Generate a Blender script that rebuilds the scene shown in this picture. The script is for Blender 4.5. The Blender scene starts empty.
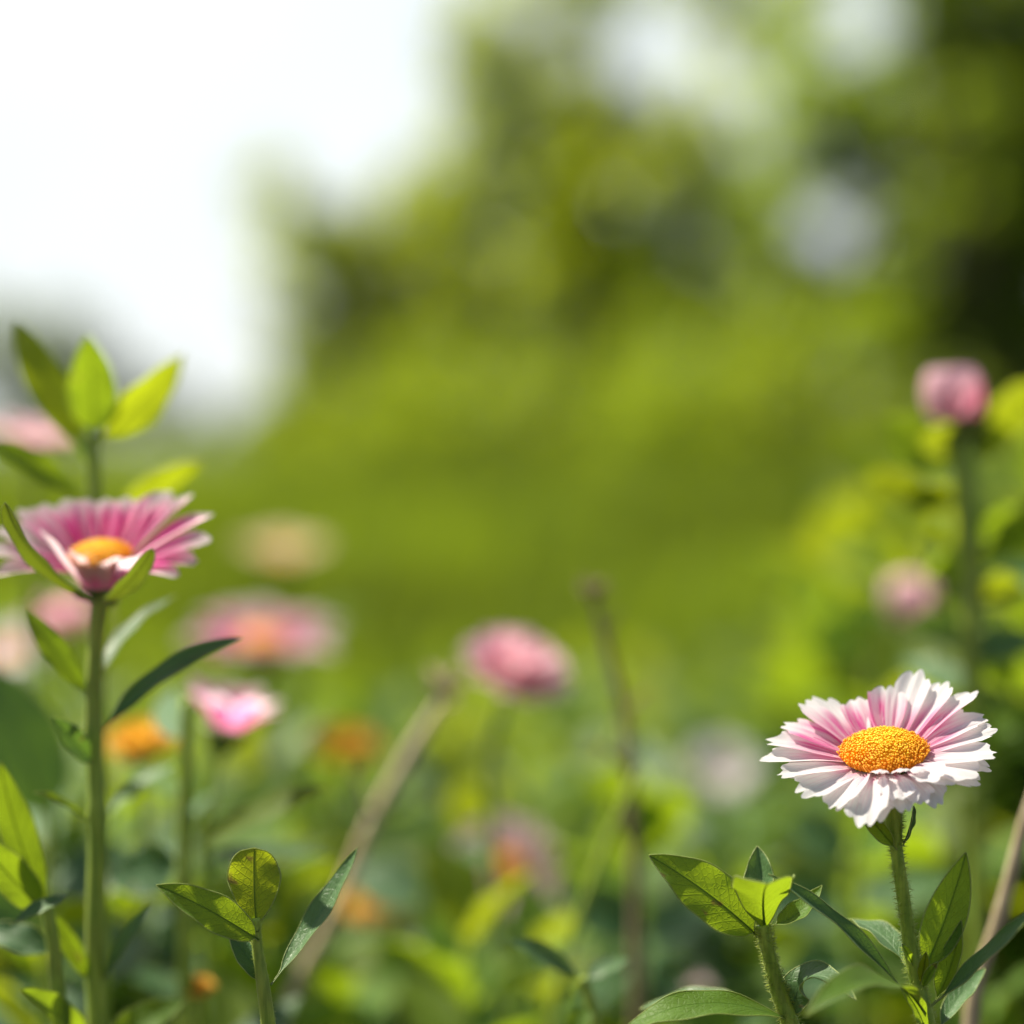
import bpy, math, random
import numpy as np
from mathutils import Vector, Matrix
R = math.radians
rnd = random.Random(11)
C = bpy.context.scene.collection

# ------------------------------------------------------------------ camera, sky, sun, exposure
CAM_H, LENS, SENSOR, HORIZON = 0.40, 85.0, 36.0, 430.0
K = SENSOR / LENS / 1024.0                      # metres per pixel per metre of depth
PITCH = math.atan((512 - HORIZON) * K)
sc = bpy.context.scene
cam = bpy.data.objects.new('camera', bpy.data.cameras.new('camera')); C.objects.link(cam)
cam.location = (0, 0, CAM_H); cam.rotation_euler = (math.pi/2 - PITCH, 0, 0)
cam.data.lens = LENS; cam.data.sensor_width = SENSOR
cam.data.clip_start = 0.02; cam.data.clip_end = 2000
cam.data.dof.use_dof = True; cam.data.dof.focus_distance = 0.5; cam.data.dof.aperture_fstop = 4.4
sc.camera = cam

SUN_EL, SUN_AZ = R(56), R(-60)                  # azimuth from +Y, negative is to the left
w = bpy.data.worlds.new('World'); sc.world = w; w.use_nodes = True
nt = w.node_tree; nt.nodes.clear()
sky = nt.nodes.new('ShaderNodeTexSky'); sky.sky_type = 'NISHITA'; sky.sun_disc = False
sky.sun_elevation = SUN_EL; sky.sun_rotation = SUN_AZ
sky.air_density = 1.0; sky.dust_density = 1.5; sky.ozone_density = 1.0
bg = nt.nodes.new('ShaderNodeBackground'); bg.inputs['Strength'].default_value = 0.055
out = nt.nodes.new('ShaderNodeOutputWorld')
# bright thin cloud: a bank low at the left, a veil elsewhere
tcw = nt.nodes.new('ShaderNodeTexCoord')
nz = nt.nodes.new('ShaderNodeTexNoise'); nz.inputs['Scale'].default_value = 2.2; nz.inputs['Detail'].default_value = 5
nt.links.new(tcw.outputs['Generated'], nz.inputs['Vector'])
dp = nt.nodes.new('ShaderNodeVectorMath'); dp.operation = 'DOT_PRODUCT'; nt.links.new(tcw.outputs['Generated'], dp.inputs[0])
az_, el_ = R(-22), R(14); dp.inputs[1].default_value = (math.sin(az_)*math.cos(el_), math.cos(az_)*math.cos(el_), math.sin(el_))
bank = nt.nodes.new('ShaderNodeMapRange'); bank.interpolation_type = 'SMOOTHSTEP'; nt.links.new(dp.outputs['Value'], bank.inputs[0])
bank.inputs[1].default_value = math.cos(R(62)); bank.inputs[2].default_value = math.cos(R(18)); bank.inputs[3].default_value = .08; bank.inputs[4].default_value = 1.0
nm_ = nt.nodes.new('ShaderNodeMapRange'); nt.links.new(nz.outputs[0], nm_.inputs[0]); nm_.inputs[1].default_value = .3; nm_.inputs[2].default_value = .7; nm_.inputs[3].default_value = .7; nm_.inputs[4].default_value = 1.1
fm = nt.nodes.new('ShaderNodeMath'); fm.operation = 'MULTIPLY'; fm.use_clamp = True; nt.links.new(bank.outputs[0], fm.inputs[0]); nt.links.new(nm_.outputs[0], fm.inputs[1])
mxw = nt.nodes.new('ShaderNodeMix'); mxw.data_type = 'RGBA'; nt.links.new(fm.outputs[0], mxw.inputs[0]); nt.links.new(sky.outputs[0], mxw.inputs[6])
mxw.inputs[7].default_value = (10.6, 11.2, 11.5, 1)
nt.links.new(mxw.outputs[2], bg.inputs[0]); nt.links.new(bg.outputs[0], out.inputs[0])
sl = bpy.data.lights.new('sun', 'SUN'); sl.energy = 5.0; sl.angle = R(0.5); sl.color = (1, .92, .76)
so = bpy.data.objects.new('sun', sl); C.objects.link(so)
sd = Vector((math.sin(SUN_AZ)*math.cos(SUN_EL), math.cos(SUN_AZ)*math.cos(SUN_EL), math.sin(SUN_EL)))
so.rotation_euler = sd.to_track_quat('Z', 'Y').to_euler(); so.location = sd * 30
sc.view_settings.view_transform = 'Standard'; sc.view_settings.look = 'None'
sc.view_settings.exposure = 0.95; sc.view_settings.gamma = 1
sc.cycles.use_denoising = True
sc.cycles.sample_clamp_indirect = 6
sc.cycles.max_bounces = 8; sc.cycles.diffuse_bounces = 4; sc.cycles.transmission_bounces = 6

# ------------------------------------------------------------------ helpers
CAM = Vector((0, 0, CAM_H)); FW = Vector((0, math.cos(PITCH), -math.sin(PITCH)))
UP = Vector((0, math.sin(PITCH), math.cos(PITCH))); RT = Vector((1, 0, 0))
def P(px, py, d):
    return CAM + FW*d + RT*((px-512)*K*d) + UP*((512-py)*K*d)
def D(r, u, c):
    return (RT*r + UP*u - FW*c).normalized()
def tag(o, label=None, cat=None, group=None, kind=None):
    for k, v in (('label', label), ('category', cat), ('group', group), ('kind', kind)):
        if v: o[k] = v
    return o
def thing(name, loc, label, cat, group=None):
    o = bpy.data.objects.new(name, None); C.objects.link(o); o.location = loc
    o.empty_display_size = .02
    return tag(o, label, cat, group)

class MB:
    """collects verts / faces / uv / one float attribute"""
    def __init__(s): s.v = []; s.f = []; s.uv = []; s.a = []
    def add(s, v, f, uv=None, a=0.0):
        o = len(s.v); s.v += [tuple(p) for p in v]; s.f += [tuple(i+o for i in q) for q in f]
        s.uv += list(uv) if uv is not None else [(0, 0)]*len(v)
        s.a += list(a) if hasattr(a, '__len__') else [a]*len(v)
    def build(s, name, mat, parent=None, origin=None, smooth=True):
        me = bpy.data.meshes.new(name)
        o = origin if origin is not None else Vector((0, 0, 0))
        v = np.array(s.v, dtype=np.float64) - np.array(o)
        me.from_pydata(v.tolist(), [], s.f)
        uvl = me.uv_layers.new(name='UVMap')
        li = np.empty(len(me.loops), dtype=np.int32); me.loops.foreach_get('vertex_index', li)
        uvl.data.foreach_set('uv', np.array(s.uv, dtype=np.float32)[li].ravel())
        at = me.attributes.new('tint', 'FLOAT', 'POINT'); at.data.foreach_set('value', np.array(s.a, dtype=np.float32))
        if smooth: me.polygons.foreach_set('use_smooth', [True]*len(me.polygons))
        me.materials.append(mat)
        ob = bpy.data.objects.new(name, me); C.objects.link(ob)
        if parent is not None: ob.parent = parent
        return ob

def bez(p0, p1, p2, t): return p0*((1-t)**2) + p1*(2*t*(1-t)) + p2*(t*t)
def catmull(pts, n):
    """smooth curve through the points (chord-length tangents, so uneven spacing does not overshoot)"""
    p = [Vector(q) for q in pts]; h = [max(1e-6, (p[i+1]-p[i]).length) for i in range(len(p)-1)]; m = []
    for i in range(len(p)):
        if i == 0: m.append((p[1]-p[0])/h[0])
        elif i == len(p)-1: m.append((p[-1]-p[-2])/h[-1])
        else: m.append((p[i+1]-p[i-1])/(h[i]+h[i-1]))
    outp = []
    for i in range(len(p)-1):
        for j in range(n):
            t = j/n; a = 2*t**3-3*t*t+1; b = t**3-2*t*t+t; c = -2*t**3+3*t*t; d = t**3-t*t
            outp.append(p[i]*a + m[i]*(b*h[i]) + p[i+1]*c + m[i+1]*(d*h[i]))
    outp.append(p[-1]); return outp
def tube(mb, pts, rad, sides=10, cap=True, a=0.0):
    n = len(pts); vs = []; uv = []; ref = Vector((0, -1, .05))
    for i, p in enumerate(pts):
        T = (pts[min(i+1, n-1)] - pts[max(i-1, 0)])
        T = T.normalized() if T.length > 1e-9 else Vector((0, 0, 1))
        X = T.cross(ref)
        if X.length < .05: X = T.cross(Vector((1, 0, 0)))
        X.normalize(); Y = X.cross(T)
        r = rad[i] if hasattr(rad, '__len__') else rad
        for j in range(sides):
            g = 2*math.pi*j/sides
            vs.append(p + X*(math.cos(g)*r) + Y*(math.sin(g)*r)); uv.append((j/sides, i/max(1, n-1)))
    fs = [(i*sides+j, i*sides+(j+1) % sides, (i+1)*sides+(j+1) % sides, (i+1)*sides+j) for i in range(n-1) for j in range(sides)]
    if cap:
        fs.append(tuple(range(sides))[::-1]); fs.append(tuple((n-1)*sides+j for j in range(sides)))
    mb.add(vs, fs, uv, a)

# ------------------------------------------------------------------ materials
def mat(name):
    m = bpy.data.materials.new(name); m.use_nodes = True; m.node_tree.nodes.clear(); return m
def N(m, t, **kw):
    n = m.node_tree.nodes.new(t)
    for k, v in kw.items():
        if k in n.inputs: n.inputs[k].default_value = v
        else: setattr(n, k, v)
    return n
def L(m, a, b): m.node_tree.links.new(a, b)
def MATH(m, op, a, b=None, clamp=False):
    n = N(m, 'ShaderNodeMath', operation=op); n.use_clamp = clamp
    for i, x in enumerate((a, b)):
        if x is None: continue
        if isinstance(x, (int, float)): n.inputs[i].default_value = x
        else: L(m, x, n.inputs[i])
    return n.outputs[0]
def MIXC(m, f, a, b):
    n = N(m, 'ShaderNodeMix', data_type='RGBA')
    for i, x in ((0, f), (6, a), (7, b)):
        if isinstance(x, (int, float)): n.inputs[i].default_value = x
        elif isinstance(x, tuple): n.inputs[i].default_value = x if len(x) == 4 else x+(1,)
        else: L(m, x, n.inputs[i])
    return n.outputs[2]
def RAMP(m, x, p0, p1):
    n = N(m, 'ShaderNodeMapRange', interpolation_type='SMOOTHSTEP'); L(m, x, n.inputs[0])
    n.inputs[1].default_value = p0; n.inputs[2].default_value = p1; return n.outputs[0]

def leaf_mat(name, base, trans, tf=.45, rough=.42, spec=.5, veins=True, tip=None):
    m = mat(name); uvn = N(m, 'ShaderNodeUVMap'); sep = N(m, 'ShaderNodeSeparateXYZ'); L(m, uvn.outputs[0], sep.inputs[0])
    u, t = sep.outputs[0], sep.outputs[1]; au = MATH(m, 'ABSOLUTE', u)
    tc = N(m, 'ShaderNodeTexCoord')
    no = N(m, 'ShaderNodeTexNoise'); no.inputs['Scale'].default_value = 260; no.inputs['Detail'].default_value = 4
    L(m, tc.outputs['Object'], no.inputs['Vector'])
    no2 = N(m, 'ShaderNodeTexNoise'); no2.inputs['Scale'].default_value = 70; no2.inputs['Detail'].default_value = 3
    L(m, tc.outputs['Object'], no2.inputs['Vector'])
    mid = MATH(m, 'SUBTRACT', 1, RAMP(m, au, .015, .07))
    ph = MATH(m, 'SUBTRACT', MATH(m, 'MULTIPLY', t, 9.0), MATH(m, 'MULTIPLY', MATH(m, 'POWER', au, .8), 2.1))
    ph = MATH(m, 'ADD', ph, MATH(m, 'MULTIPLY', no2.outputs[0], .7))
    sv = MATH(m, 'ABSOLUTE', MATH(m, 'SUBTRACT', MATH(m, 'FRACT', ph), .5))
    sv = MATH(m, 'MULTIPLY', MATH(m, 'SUBTRACT', 1, RAMP(m, sv, .02, .10)), .65)
    vo = N(m, 'ShaderNodeTexVoronoi', feature='DISTANCE_TO_EDGE'); vo.inputs['Scale'].default_value = 850
    L(m, tc.outputs['Object'], vo.inputs['Vector'])
    net = MATH(m, 'MULTIPLY', MATH(m, 'SUBTRACT', 1, RAMP(m, vo.outputs[0], .0, .12)), .35)
    vein = MATH(m, 'MAXIMUM', MATH(m, 'MAXIMUM', mid, sv), net)
    edge = RAMP(m, au, .93, 1.0)
    attr = N(m, 'ShaderNodeAttribute', attribute_name='tint')
    f = MATH(m, 'ADD', MATH(m, 'MULTIPLY', no2.outputs[0], .9), MATH(m, 'SUBTRACT', attr.outputs['Fac'], .45), True)
    b2 = tuple(c*1.7+.01 for c in base); b1 = tuple(c*.75 for c in base)
    col = MIXC(m, f, b1, b2)
    tr = MIXC(m, f, tuple(c*.72 for c in trans), tuple(min(1, c*1.25) for c in trans))
    if veins:
        col = MIXC(m, MATH(m, 'MULTIPLY', vein, .34), col, tuple(min(1, c*2.6+.03) for c in base))
        tr = MIXC(m, MATH(m, 'MULTIPLY', MATH(m, 'MAXIMUM', mid, sv), .40), tr, tuple(c*.55 for c in trans))
        tr = MIXC(m, MATH(m, 'MULTIPLY', net, .4), tr, tuple(c*.6 for c in trans))
    col = MIXC(m, MATH(m, 'MULTIPLY', edge, .8), col, (.42, .50, .16))  # pale margin: rim light put into the leaf edge colour
    tr = MIXC(m, MATH(m, 'MULTIPLY', edge, .6), tr, (.55, .6, .2))
    # browned tips
    tp = MATH(m, 'MULTIPLY', RAMP(m, MATH(m, 'ADD', t, MATH(m, 'MULTIPLY', no.outputs[0], .05)), .99, 1.03), .8)
    col = MIXC(m, tp, col, (.36, .22, .09))
    sp_ = N(m, 'ShaderNodeTexNoise'); sp_.inputs['Scale'].default_value = 190; sp_.inputs['Detail'].default_value = 2; L(m, tc.outputs['Object'], sp_.inputs['Vector'])
    spot = MATH(m, 'MULTIPLY', RAMP(m, sp_.outputs[0], .70, .76), .75)
    col = MIXC(m, spot, col, (.20, .14, .05)); tr = MIXC(m, spot, tr, (.20, .12, .03))
    bh = MATH(m, 'ADD', MATH(m, 'MULTIPLY', vein, -.6), MATH(m, 'MULTIPLY', no.outputs[0], .9))
    bp = N(m, 'ShaderNodeBump'); bp.inputs['Strength'].default_value = .6; bp.inputs['Distance'].default_value = .0004
    L(m, bh, bp.inputs['Height'])
    pr = N(m, 'ShaderNodeBsdfPrincipled'); L(m, col, pr.inputs['Base Color']); pr.inputs['Roughness'].default_value = rough
    pr.inputs['Specular IOR Level'].default_value = spec; L(m, bp.outputs[0], pr.inputs['Normal'])
    pr.inputs['Sheen Weight'].default_value = .04; pr.inputs['Sheen Roughness'].default_value = .4
    tl = N(m, 'ShaderNodeBsdfTranslucent'); L(m, tr, tl.inputs[0]); L(m, bp.outputs[0], tl.inputs[1])
    mx = N(m, 'ShaderNodeMixShader'); mx.inputs[0].default_value = tf
    L(m, pr.outputs[0], mx.inputs[1]); L(m, tl.outputs[0], mx.inputs[2])
    o = N(m, 'ShaderNodeOutputMaterial'); L(m, mx.outputs[0], o.inputs[0]); return m

def simple_leafy(name, base, trans, tf=.5, rough=.4, spec=.5, var=.9):
    """small far leaves: colour varies leaf by leaf through the tint attribute"""
    m = mat(name); at = N(m, 'ShaderNodeAttribute', attribute_name='tint')
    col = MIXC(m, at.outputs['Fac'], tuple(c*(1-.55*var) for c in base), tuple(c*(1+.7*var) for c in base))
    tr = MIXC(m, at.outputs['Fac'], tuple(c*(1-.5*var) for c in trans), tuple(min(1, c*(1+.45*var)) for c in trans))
    pr = N(m, 'ShaderNodeBsdfPrincipled'); L(m, col, pr.inputs['Base Color']); pr.inputs['Roughness'].default_value = rough
    pr.inputs['Specular IOR Level'].default_value = spec
    tl = N(m, 'ShaderNodeBsdfTranslucent'); L(m, tr, tl.inputs[0])
    mx = N(m, 'ShaderNodeMixShader'); mx.inputs[0].default_value = tf
    L(m, pr.outputs[0], mx.inputs[1]); L(m, tl.outputs[0], mx.inputs[2])
    o = N(m, 'ShaderNodeOutputMaterial'); L(m, mx.outputs[0], o.inputs[0]); return m

def stem_mat(name, c1, c2, tf=.25, rough=.5, scale=220):
    m = mat(name); tc = N(m, 'ShaderNodeTexCoord')
    mp = N(m, 'ShaderNodeMapping'); mp.inputs['Scale'].default_value = (1, 1, .12); L(m, tc.outputs['Object'], mp.inputs[0])
    no = N(m, 'ShaderNodeTexNoise'); no.inputs['Scale'].default_value = scale*4; no.inputs['Detail'].default_value = 3
    L(m, mp.outputs[0], no.inputs['Vector'])
    col = MIXC(m, RAMP(m, no.outputs[0], .3, .7), c1, c2)
    nl = N(m, 'ShaderNodeTexNoise'); nl.inputs['Scale'].default_value = 38; nl.inputs['Detail'].default_value = 3; L(m, tc.outputs['Object'], nl.inputs['Vector'])
    col = MIXC(m, MATH(m, 'MULTIPLY', RAMP(m, nl.outputs[0], .5, .72), .45), col, tuple(.5*(a_+b_) for a_, b_ in zip(c1, (.26, .13, .05))))
    bp = N(m, 'ShaderNodeBump'); bp.inputs['Strength'].default_value = .4; bp.inputs['Distance'].default_value = .0004; L(m, no.outputs[0], bp.inputs['Height'])
    pr = N(m, 'ShaderNodeBsdfPrincipled'); L(m, col, pr.inputs['Base Color']); pr.inputs['Roughness'].default_value = rough
    pr.inputs['Sheen Weight'].default_value = .06; L(m, bp.outputs[0], pr.inputs['Normal'])
    pr.inputs['Subsurface Weight'].default_value = tf; pr.inputs['Subsurface Radius'].default_value = (.6, 1, .2); pr.inputs['Subsurface Scale'].default_value = .0015
    o = N(m, 'ShaderNodeOutputMaterial'); L(m, pr.outputs[0], o.inputs[0]); return m

def petal_mat(name, white, pink, trans_w, trans_p, reach=.75, tf=.4):
    m = mat(name); uvn = N(m, 'ShaderNodeUVMap'); sep = N(m, 'ShaderNodeSeparateXYZ'); L(m, uvn.outputs[0], sep.inputs[0])
    u, t = sep.outputs[0], sep.outputs[1]
    at = N(m, 'ShaderNodeAttribute', attribute_name='tint')
    oi = N(m, 'ShaderNodeObjectInfo')
    cb = N(m, 'ShaderNodeCombineXYZ'); L(m, MATH(m, 'MULTIPLY', u, 4.2), cb.inputs[0]); L(m, MATH(m, 'MULTIPLY', t, .7), cb.inputs[1])
    L(m, MATH(m, 'MULTIPLY', oi.outputs['Random'], 40), cb.inputs[2])
    no = N(m, 'ShaderNodeTexNoise'); no.inputs['Scale'].default_value = 1.0; no.inputs['Detail'].default_value = 2.5; L(m, cb.outputs[0], no.inputs['Vector'])
    streak = RAMP(m, no.outputs[0], .40, .60)
    # pink runs from the base towards the tip, further where the tint is high
    fade = MATH(m, 'SUBTRACT', 1, RAMP(m, MATH(m, 'SUBTRACT', t, MATH(m, 'MULTIPLY', at.outputs['Fac'], reach)), -.05, .38))
    base = MATH(m, 'MULTIPLY', MATH(m, 'SUBTRACT', 1, RAMP(m, t, .05, .5)), MATH(m, 'MULTIPLY', at.outputs['Fac'], .8))
    f = MATH(m, 'MULTIPLY', fade, MATH(m, 'ADD', MATH(m, 'MULTIPLY', streak, .75), MATH(m, 'MULTIPLY', at.outputs['Fac'], .35)))
    f = MATH(m, 'MAXIMUM', f, base, True)
    fine = N(m, 'ShaderNodeTexNoise'); fine.inputs['Scale'].default_value = 5.5; fine.inputs['Detail'].default_value = 3; L(m, cb.outputs[0], fine.inputs['Vector'])
    f = MATH(m, 'MULTIPLY', f, MATH(m, 'ADD', .7, MATH(m, 'MULTIPLY', RAMP(m, fine.outputs[0], .35, .65), .35)), True)
    col = MIXC(m, f, white, pink); tr = MIXC(m, f, trans_w, trans_p)
    line = MATH(m, 'ABSOLUTE', MATH(m, 'SINE', MATH(m, 'ADD', MATH(m, 'MULTIPLY', u, 15.0), MATH(m, 'MULTIPLY', no.outputs[0], 3.0))))
    line = MATH(m, 'MULTIPLY', MATH(m, 'SUBTRACT', 1, RAMP(m, line, .05, .45)), MATH(m, 'SUBTRACT', 1, RAMP(m, t, .55, .98)))
    col = MIXC(m, MATH(m, 'MULTIPLY', line, .30), col, tuple(.35*a_+.55*b_ for a_, b_ in zip(white, pink))); tr = MIXC(m, MATH(m, 'MULTIPLY', line, .4), tr, tuple(.3*a_+.5*b_ for a_, b_ in zip(trans_w, trans_p)))
    yb = MATH(m, 'SUBTRACT', 1, RAMP(m, t, .0, .16))
    col = MIXC(m, MATH(m, 'MULTIPLY', yb, .5), col, (.75, .42, .12))
    bp = N(m, 'ShaderNodeBump'); bp.inputs['Strength'].default_value = .5; bp.inputs['Distance'].default_value = .0003; L(m, fine.outputs[0], bp.inputs['Height'])
    pr = N(m, 'ShaderNodeBsdfPrincipled'); L(m, col, pr.inputs['Base Color']); pr.inputs['Roughness'].default_value = .55
    pr.inputs['Specular IOR Level'].default_value = .3; pr.inputs['Sheen Weight'].default_value = .1; L(m, bp.outputs[0], pr.inputs['Normal'])
    tl = N(m, 'ShaderNodeBsdfTranslucent'); L(m, tr, tl.inputs[0])
    mx = N(m, 'ShaderNodeMixShader'); mx.inputs[0].default_value = tf
    L(m, pr.outputs[0], mx.inputs[1]); L(m, tl.outputs[0], mx.inputs[2])
    o = N(m, 'ShaderNodeOutputMaterial'); L(m, mx.outputs[0], o.inputs[0]); return m

def tint_mat(name, c1, c2, rough=.6, sss=.0):
    m = mat(name); at = N(m, 'ShaderNodeAttribute', attribute_name='tint')
    col = MIXC(m, at.outputs['Fac'], c1, c2)
    pr = N(m, 'ShaderNodeBsdfPrincipled'); L(m, col, pr.inputs['Base Color']); pr.inputs['Roughness'].default_value = rough
    if sss:
        pr.inputs['Subsurface Weight'].default_value = sss; pr.inputs['Subsurface Radius'].default_value = (1, .5, .1); pr.inputs['Subsurface Scale'].default_value = .001
    o = N(m, 'ShaderNodeOutputMaterial'); L(m, pr.outputs[0], o.inputs[0]); return m
def ground_mat(name, c1, c2, scale, c3=None):
    m = mat(name); tc = N(m, 'ShaderNodeTexCoord')
    no = N(m, 'ShaderNodeTexNoise'); no.inputs['Scale'].default_value = scale; no.inputs['Detail'].default_value = 6; L(m, tc.outputs['Object'], no.inputs['Vector'])
    col = MIXC(m, RAMP(m, no.outputs[0], .35, .65), c1, c2)
    no2 = N(m, 'ShaderNodeTexNoise'); no2.inputs['Scale'].default_value = scale*9; no2.inputs['Detail'].default_value = 4; L(m, tc.outputs['Object'], no2.inputs['Vector'])
    col = MIXC(m, MATH(m, 'MULTIPLY', no2.outputs[0], .5), col, c3 or c1)
    bp = N(m, 'ShaderNodeBump'); bp.inputs['Strength'].default_value = .8; bp.inputs['Distance'].default_value = .01; L(m, no2.outputs[0], bp.inputs['Height'])
    pr = N(m, 'ShaderNodeBsdfPrincipled'); L(m, col, pr.inputs['Base Color']); pr.inputs['Roughness'].default_value = .95; L(m, bp.outputs[0], pr.inputs['Normal'])
    o = N(m, 'ShaderNodeOutputMaterial'); L(m, pr.outputs[0], o.inputs[0]); return m

M = dict(
    leaf=leaf_mat('leaf_green', (.068, .145, .010), (.34, .48, .014), .47, .54, .28),
    leaf_dark=leaf_mat('leaf_deep_green', (.036, .098, .030), (.13, .24, .02), .32, .48, .35),
    leaf_lime=leaf_mat('leaf_young_lime', (.085, .140, .006), (.37, .44, .010), .55, .5, .3),
    leaf_pale=leaf_mat('leaf_pale_bluish', (.066, .140, .045), (.16, .27, .025), .32, .45, .4),
    bract=leaf_mat('bract_olive', (.08, .13, .012), (.24, .32, .015), .26, .5, .3),
    stem=stem_mat('stem_green', (.17, .27, .012), (.34, .44, .04)),
    stem_dry=stem_mat('stem_dry', (.30, .23, .12), (.48, .40, .25), .1, .7),
    stem_brown=stem_mat('stem_brown', (.17, .12, .06), (.30, .22, .12), .05, .8),
    petal=petal_mat('petal_white_pink', (.80, .79, .80), (.68, .06, .32), (.88, .82, .80), (.82, .12, .40), .62, .48),
    petal_hot=petal_mat('petal_magenta', (.82, .72, .74), (.78, .025, .36), (.92, .74, .78), (1.0, .04, .52), .61, .72),
    petal_pink=petal_mat('petal_rose', (.84, .60, .66), (.80, .15, .34), (.90, .64, .68), (.95, .22, .44), .8, .55),
    petal_gold=petal_mat('petal_gold', (.86, .54, .07), (.80, .30, .02), (.90, .58, .06), (.84, .36, .02), .8, .45),
    petal_cream=petal_mat('petal_cream', (.75, .62, .36), (.75, .45, .22), (.80, .66, .34), (.8, .5, .2), .6, .45),
    disc=tint_mat('disc_florets', (.84, .30, .004), (.92, .60, .010), .7, .15),
    calyx=stem_mat('calyx_green', (.08, .13, .015), (.16, .22, .03)),
    bark=stem_mat('bark', (.07, .05, .03), (.16, .12, .08), 0, .9, 2),
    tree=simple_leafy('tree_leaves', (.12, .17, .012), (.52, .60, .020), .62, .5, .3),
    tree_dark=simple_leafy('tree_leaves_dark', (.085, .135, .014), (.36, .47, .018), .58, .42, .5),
    tree_hazed=simple_leafy('tree_leaves_hazed', (.22, .27, .17), (.34, .40, .22), .5, .6, .3),  # paleness stands in for haze over the far trees
    shrub=simple_leafy('shrub_leaves', (.085, .145, .014), (.40, .49, .018), .55, .5, .3),
    grass=simple_leafy('grass_blades', (.070, .125, .012), (.26, .35, .014), .55, .55, .25, .85),
    ground=ground_mat('soil', (.035, .026, .018), (.07, .05, .032), 6, (.02, .015, .01)),
    lawn=ground_mat('turf', (.06, .09, .015), (.11, .14, .02), 1.2, (.05, .07, .012)),
)

# ------------------------------------------------------------------ setting: ground, lawn, grass
mb = MB(); S = 900; n = 24
g = [(-S + 2*S*i/n, -S + 2*S*j/n, 0) for j in range(n+1) for i in range(n+1)]
mb.add(g, [(j*(n+1)+i, j*(n+1)+i+1, (j+1)*(n+1)+i+1, (j+1)*(n+1)+i) for j in range(n) for i in range(n)])
tag(mb.build('ground', M['ground'], smooth=False), kind='structure')
mb = MB(); nx, ny = 40, 60; vv = []
for j in range(ny+1):
    y = 2.35 + (j/ny)**2.2*260
    for i in range(nx+1):
        x = (i/nx-.5)*(8 + y*2.2); z = .006 + .012*math.sin(x*2.1+y)*math.sin(y*1.7)+.012 if y < 30 else .03
        vv.append((x, y + (.06*math.sin(x*5)+.04*math.sin(x*13+1) if j == 0 else 0), z))
mb.add(vv, [(j*(nx+1)+i, j*(nx+1)+i+1, (j+1)*(nx+1)+i+1, (j+1)*(nx+1)+i) for j in range(ny) for i in range(nx)])
tag(mb.build('lawn', M['lawn']), kind='structure')

rng = np.random.default_rng(5)
def np_build(name, V, F, T, m, parent=None):
    me = bpy.data.meshes.new(name)
    me.vertices.add(len(V)); me.vertices.foreach_set('co', V.astype(np.float32).ravel())
    k = F.shape[1]; me.loops.add(F.size); me.loops.foreach_set('vertex_index', F.astype(np.int32).ravel())
    me.polygons.add(len(F)); me.polygons.foreach_set('loop_start', np.arange(0, F.size, k, dtype=np.int32))
    at = me.attributes.new('tint', 'FLOAT', 'POINT'); at.data.foreach_set('value', T.astype(np.float32))
    me.update(calc_edges=True); me.materials.append(m)
    o = bpy.data.objects.new(name, me); C.objects.link(o)
    if parent is not None: o.parent = parent
    return o
def grass(nb, y0, y1, h0, h1, wd, ramp=False):
    u = rng.random(nb); y = y0 + (y1-y0)*u**1.3; x = (rng.random(nb)-.5)*2*(.30*y+.8)
    h = h0 + (h1-h0)*rng.random(nb); h = h*np.clip((y-2.4)/5.5, .2, 1) if ramp else h; a = rng.random(nb)*2*np.pi; le = h*(.15+.5*rng.random(nb)); la = rng.random(nb)*2*np.pi
    b = np.stack([x, y, np.full(nb, .012)], 1); s = np.stack([np.cos(a), np.sin(a), 0*a], 1)*(wd*(.6+.8*rng.random(nb)))[:, None]
    mid = b + np.stack([np.cos(la)*le*.35, np.sin(la)*le*.35, h*.6], 1); tip = b + np.stack([np.cos(la)*le, np.sin(la)*le, h], 1)
    V = np.stack([b-s, b+s, mid+s*.8, mid-s*.8, tip], 1).reshape(-1, 3)
    o = np.arange(nb)[:, None]*5
    F = np.concatenate([o+np.array([[0, 1, 2]]), o+np.array([[0, 2, 3]]), o+np.array([[3, 2, 4]])])
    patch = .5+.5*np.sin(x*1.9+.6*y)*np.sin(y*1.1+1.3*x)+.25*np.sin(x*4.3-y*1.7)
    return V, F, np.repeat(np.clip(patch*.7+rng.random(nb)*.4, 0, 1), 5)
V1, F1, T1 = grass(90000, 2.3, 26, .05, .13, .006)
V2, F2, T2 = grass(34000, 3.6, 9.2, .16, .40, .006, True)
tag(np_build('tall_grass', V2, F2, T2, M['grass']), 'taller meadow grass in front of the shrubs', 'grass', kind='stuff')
tag(np_build('grass', V1, F1, T1, M['grass']), 'sunlit yellow-green lawn grass behind the flower bed', 'grass', kind='stuff')

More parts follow.
